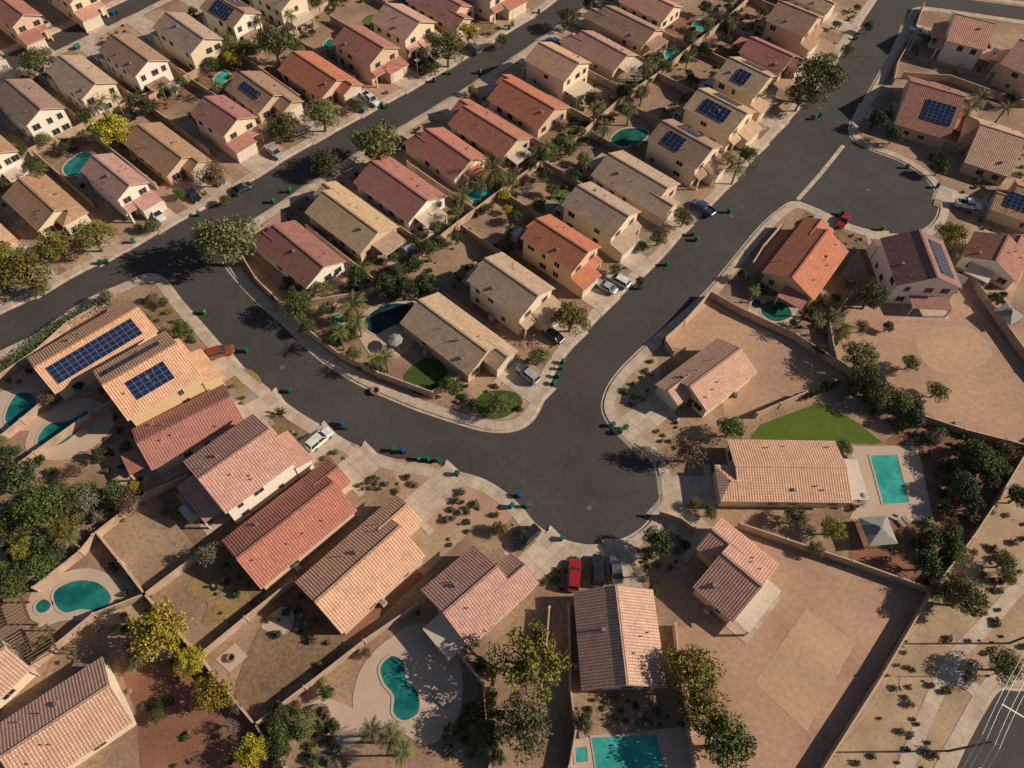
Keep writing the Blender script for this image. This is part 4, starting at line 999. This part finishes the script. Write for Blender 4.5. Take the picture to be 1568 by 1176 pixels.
def tableset(p,a):
    mb=MB(['metal_grey','bark']); mb.frustum((0,0,.68),.55,(0,0,.73),.55,'bark',12); mb.frustum((0,0,0),.25,(0,0,.68),.05,'metal_grey',8)
    for k in range(4):
        t=k*1.57+.4; x,y=.95*math.cos(t),.95*math.sin(t)
        mb.box(x-.22,x+.22,y-.22,y+.22,.4,.45,'metal_grey')
        for dx in (-.18,.18):
            for dy in (-.18,.18): mb.box(x+dx-.02,x+dx+.02,y+dy-.02,y+dy+.02,0,.4,'metal_grey')
        c_,s_=math.cos(t),math.sin(t); mb.add([(x+.22*c_-.2*s_,y+.22*s_+.2*c_,.45),(x+.22*c_+.2*s_,y+.22*s_-.2*c_,.45),(x+.28*c_+.2*s_,y+.28*s_-.2*c_,.9),(x+.28*c_-.2*s_,y+.28*s_+.2*c_,.9)],'metal_grey')
    mb.obj('patio_table_set',None,(p.x,p.y,.06),a)
def shed(p,a):
    mb=MB(['shed_grey','trim','metal_grey']); mb.box(-1.1,1.1,-.8,.8,0,1.9,'shed_grey')
    mb.add([(-1.2,-.9,1.88),(1.2,-.9,1.88),(1.2,0,2.3),(-1.2,0,2.3)],'metal_grey'); mb.add([(1.2,.9,1.88),(-1.2,.9,1.88),(-1.2,0,2.3),(1.2,0,2.3)],'metal_grey')
    for x in (-1.1,1.1): mb.add([(x,-.8,1.9),(x,.8,1.9),(x,0,2.26)],'shed_grey')
    mb.box(-.45,.45,-.84,-.8,.05,1.75,'trim'); mb.obj('storage_shed',None,(p.x,p.y,.03),a)
def tramp(p):
    mb=MB(['tyre','toy_blue','metal_grey']); mb.frustum((0,0,.78),1.25,(0,0,.8),1.25,'tyre',20)
    for i in range(20):
        a,b=2*math.pi*i/20,2*math.pi*(i+1)/20
        mb.add([(1.25*math.cos(a),1.25*math.sin(a),.82),(1.6*math.cos(a),1.6*math.sin(a),.82),(1.6*math.cos(b),1.6*math.sin(b),.82),(1.25*math.cos(b),1.25*math.sin(b),.82)],'toy_blue')
    for k in range(6): a=k*1.047; mb.frustum((1.5*math.cos(a),1.5*math.sin(a),0),.04,(1.5*math.cos(a),1.5*math.sin(a),2.4),.03,'metal_grey',5)
    mb.obj('trampoline',None,(p.x,p.y,.03),0)
for i,h in enumerate(houses):
    p=h['lw'](rnd.uniform(h['x0']+1,h['x1']-1),h['y0']-rnd.uniform(2,4.5))
    if ok(p,3):
        c_=i%5
        if c_ in (0,1,3): tableset(p,rnd.random()*3)
        elif c_==2: shed(p,h['rot'])
        elif i%2==0: tramp(p)
# ------------------------------------------------------------------ light and camera
az=math.radians(4); el=math.radians(29)
sd=Vector((math.cos(az)*math.cos(el),math.sin(az)*math.cos(el),math.sin(el)))
sun=bpy.data.lights.new('sun','SUN'); sun.energy=5.0; sun.angle=math.radians(.5); sun.color=(1,.865,.68)
so=bpy.data.objects.new('sun',sun); sc.collection.objects.link(so); so.rotation_euler=sd.to_track_quat('Z','Y').to_euler(); so.location=(0,0,200)
w=bpy.data.worlds.new('World'); sc.world=w; w.use_nodes=True; nt=w.node_tree; bg=nt.nodes['Background']
sky=nt.nodes.new('ShaderNodeTexSky'); sky.sky_type='NISHITA'; sky.sun_disc=False; sky.sun_elevation=el; sky.sun_rotation=math.pi/2-az
nt.links.new(sky.outputs[0],bg.inputs[0]); bg.inputs[1].default_value=.05
cam=bpy.data.cameras.new('camera'); cam.sensor_width=36; cam.lens=36*F/1568; cam.clip_start=1; cam.clip_end=6000
co=bpy.data.objects.new('camera',cam); sc.collection.objects.link(co)
right=Vector((1,0,0)); fwd=Vector((0,cP,-sP)); up=Vector((0,sP,cP))
Xc=cR*right-sR*up; Yc=sR*right+cR*up; Zc=-fwd
M=Matrix((Xc,Yc,Zc)).transposed().to_4x4(); M.translation=Vector((0,0,H)); co.matrix_world=M
sc.camera=co
sc.view_settings.view_transform='Standard'; sc.view_settings.look='None'; sc.view_settings.exposure=0
print('objects',len(bpy.data.objects))
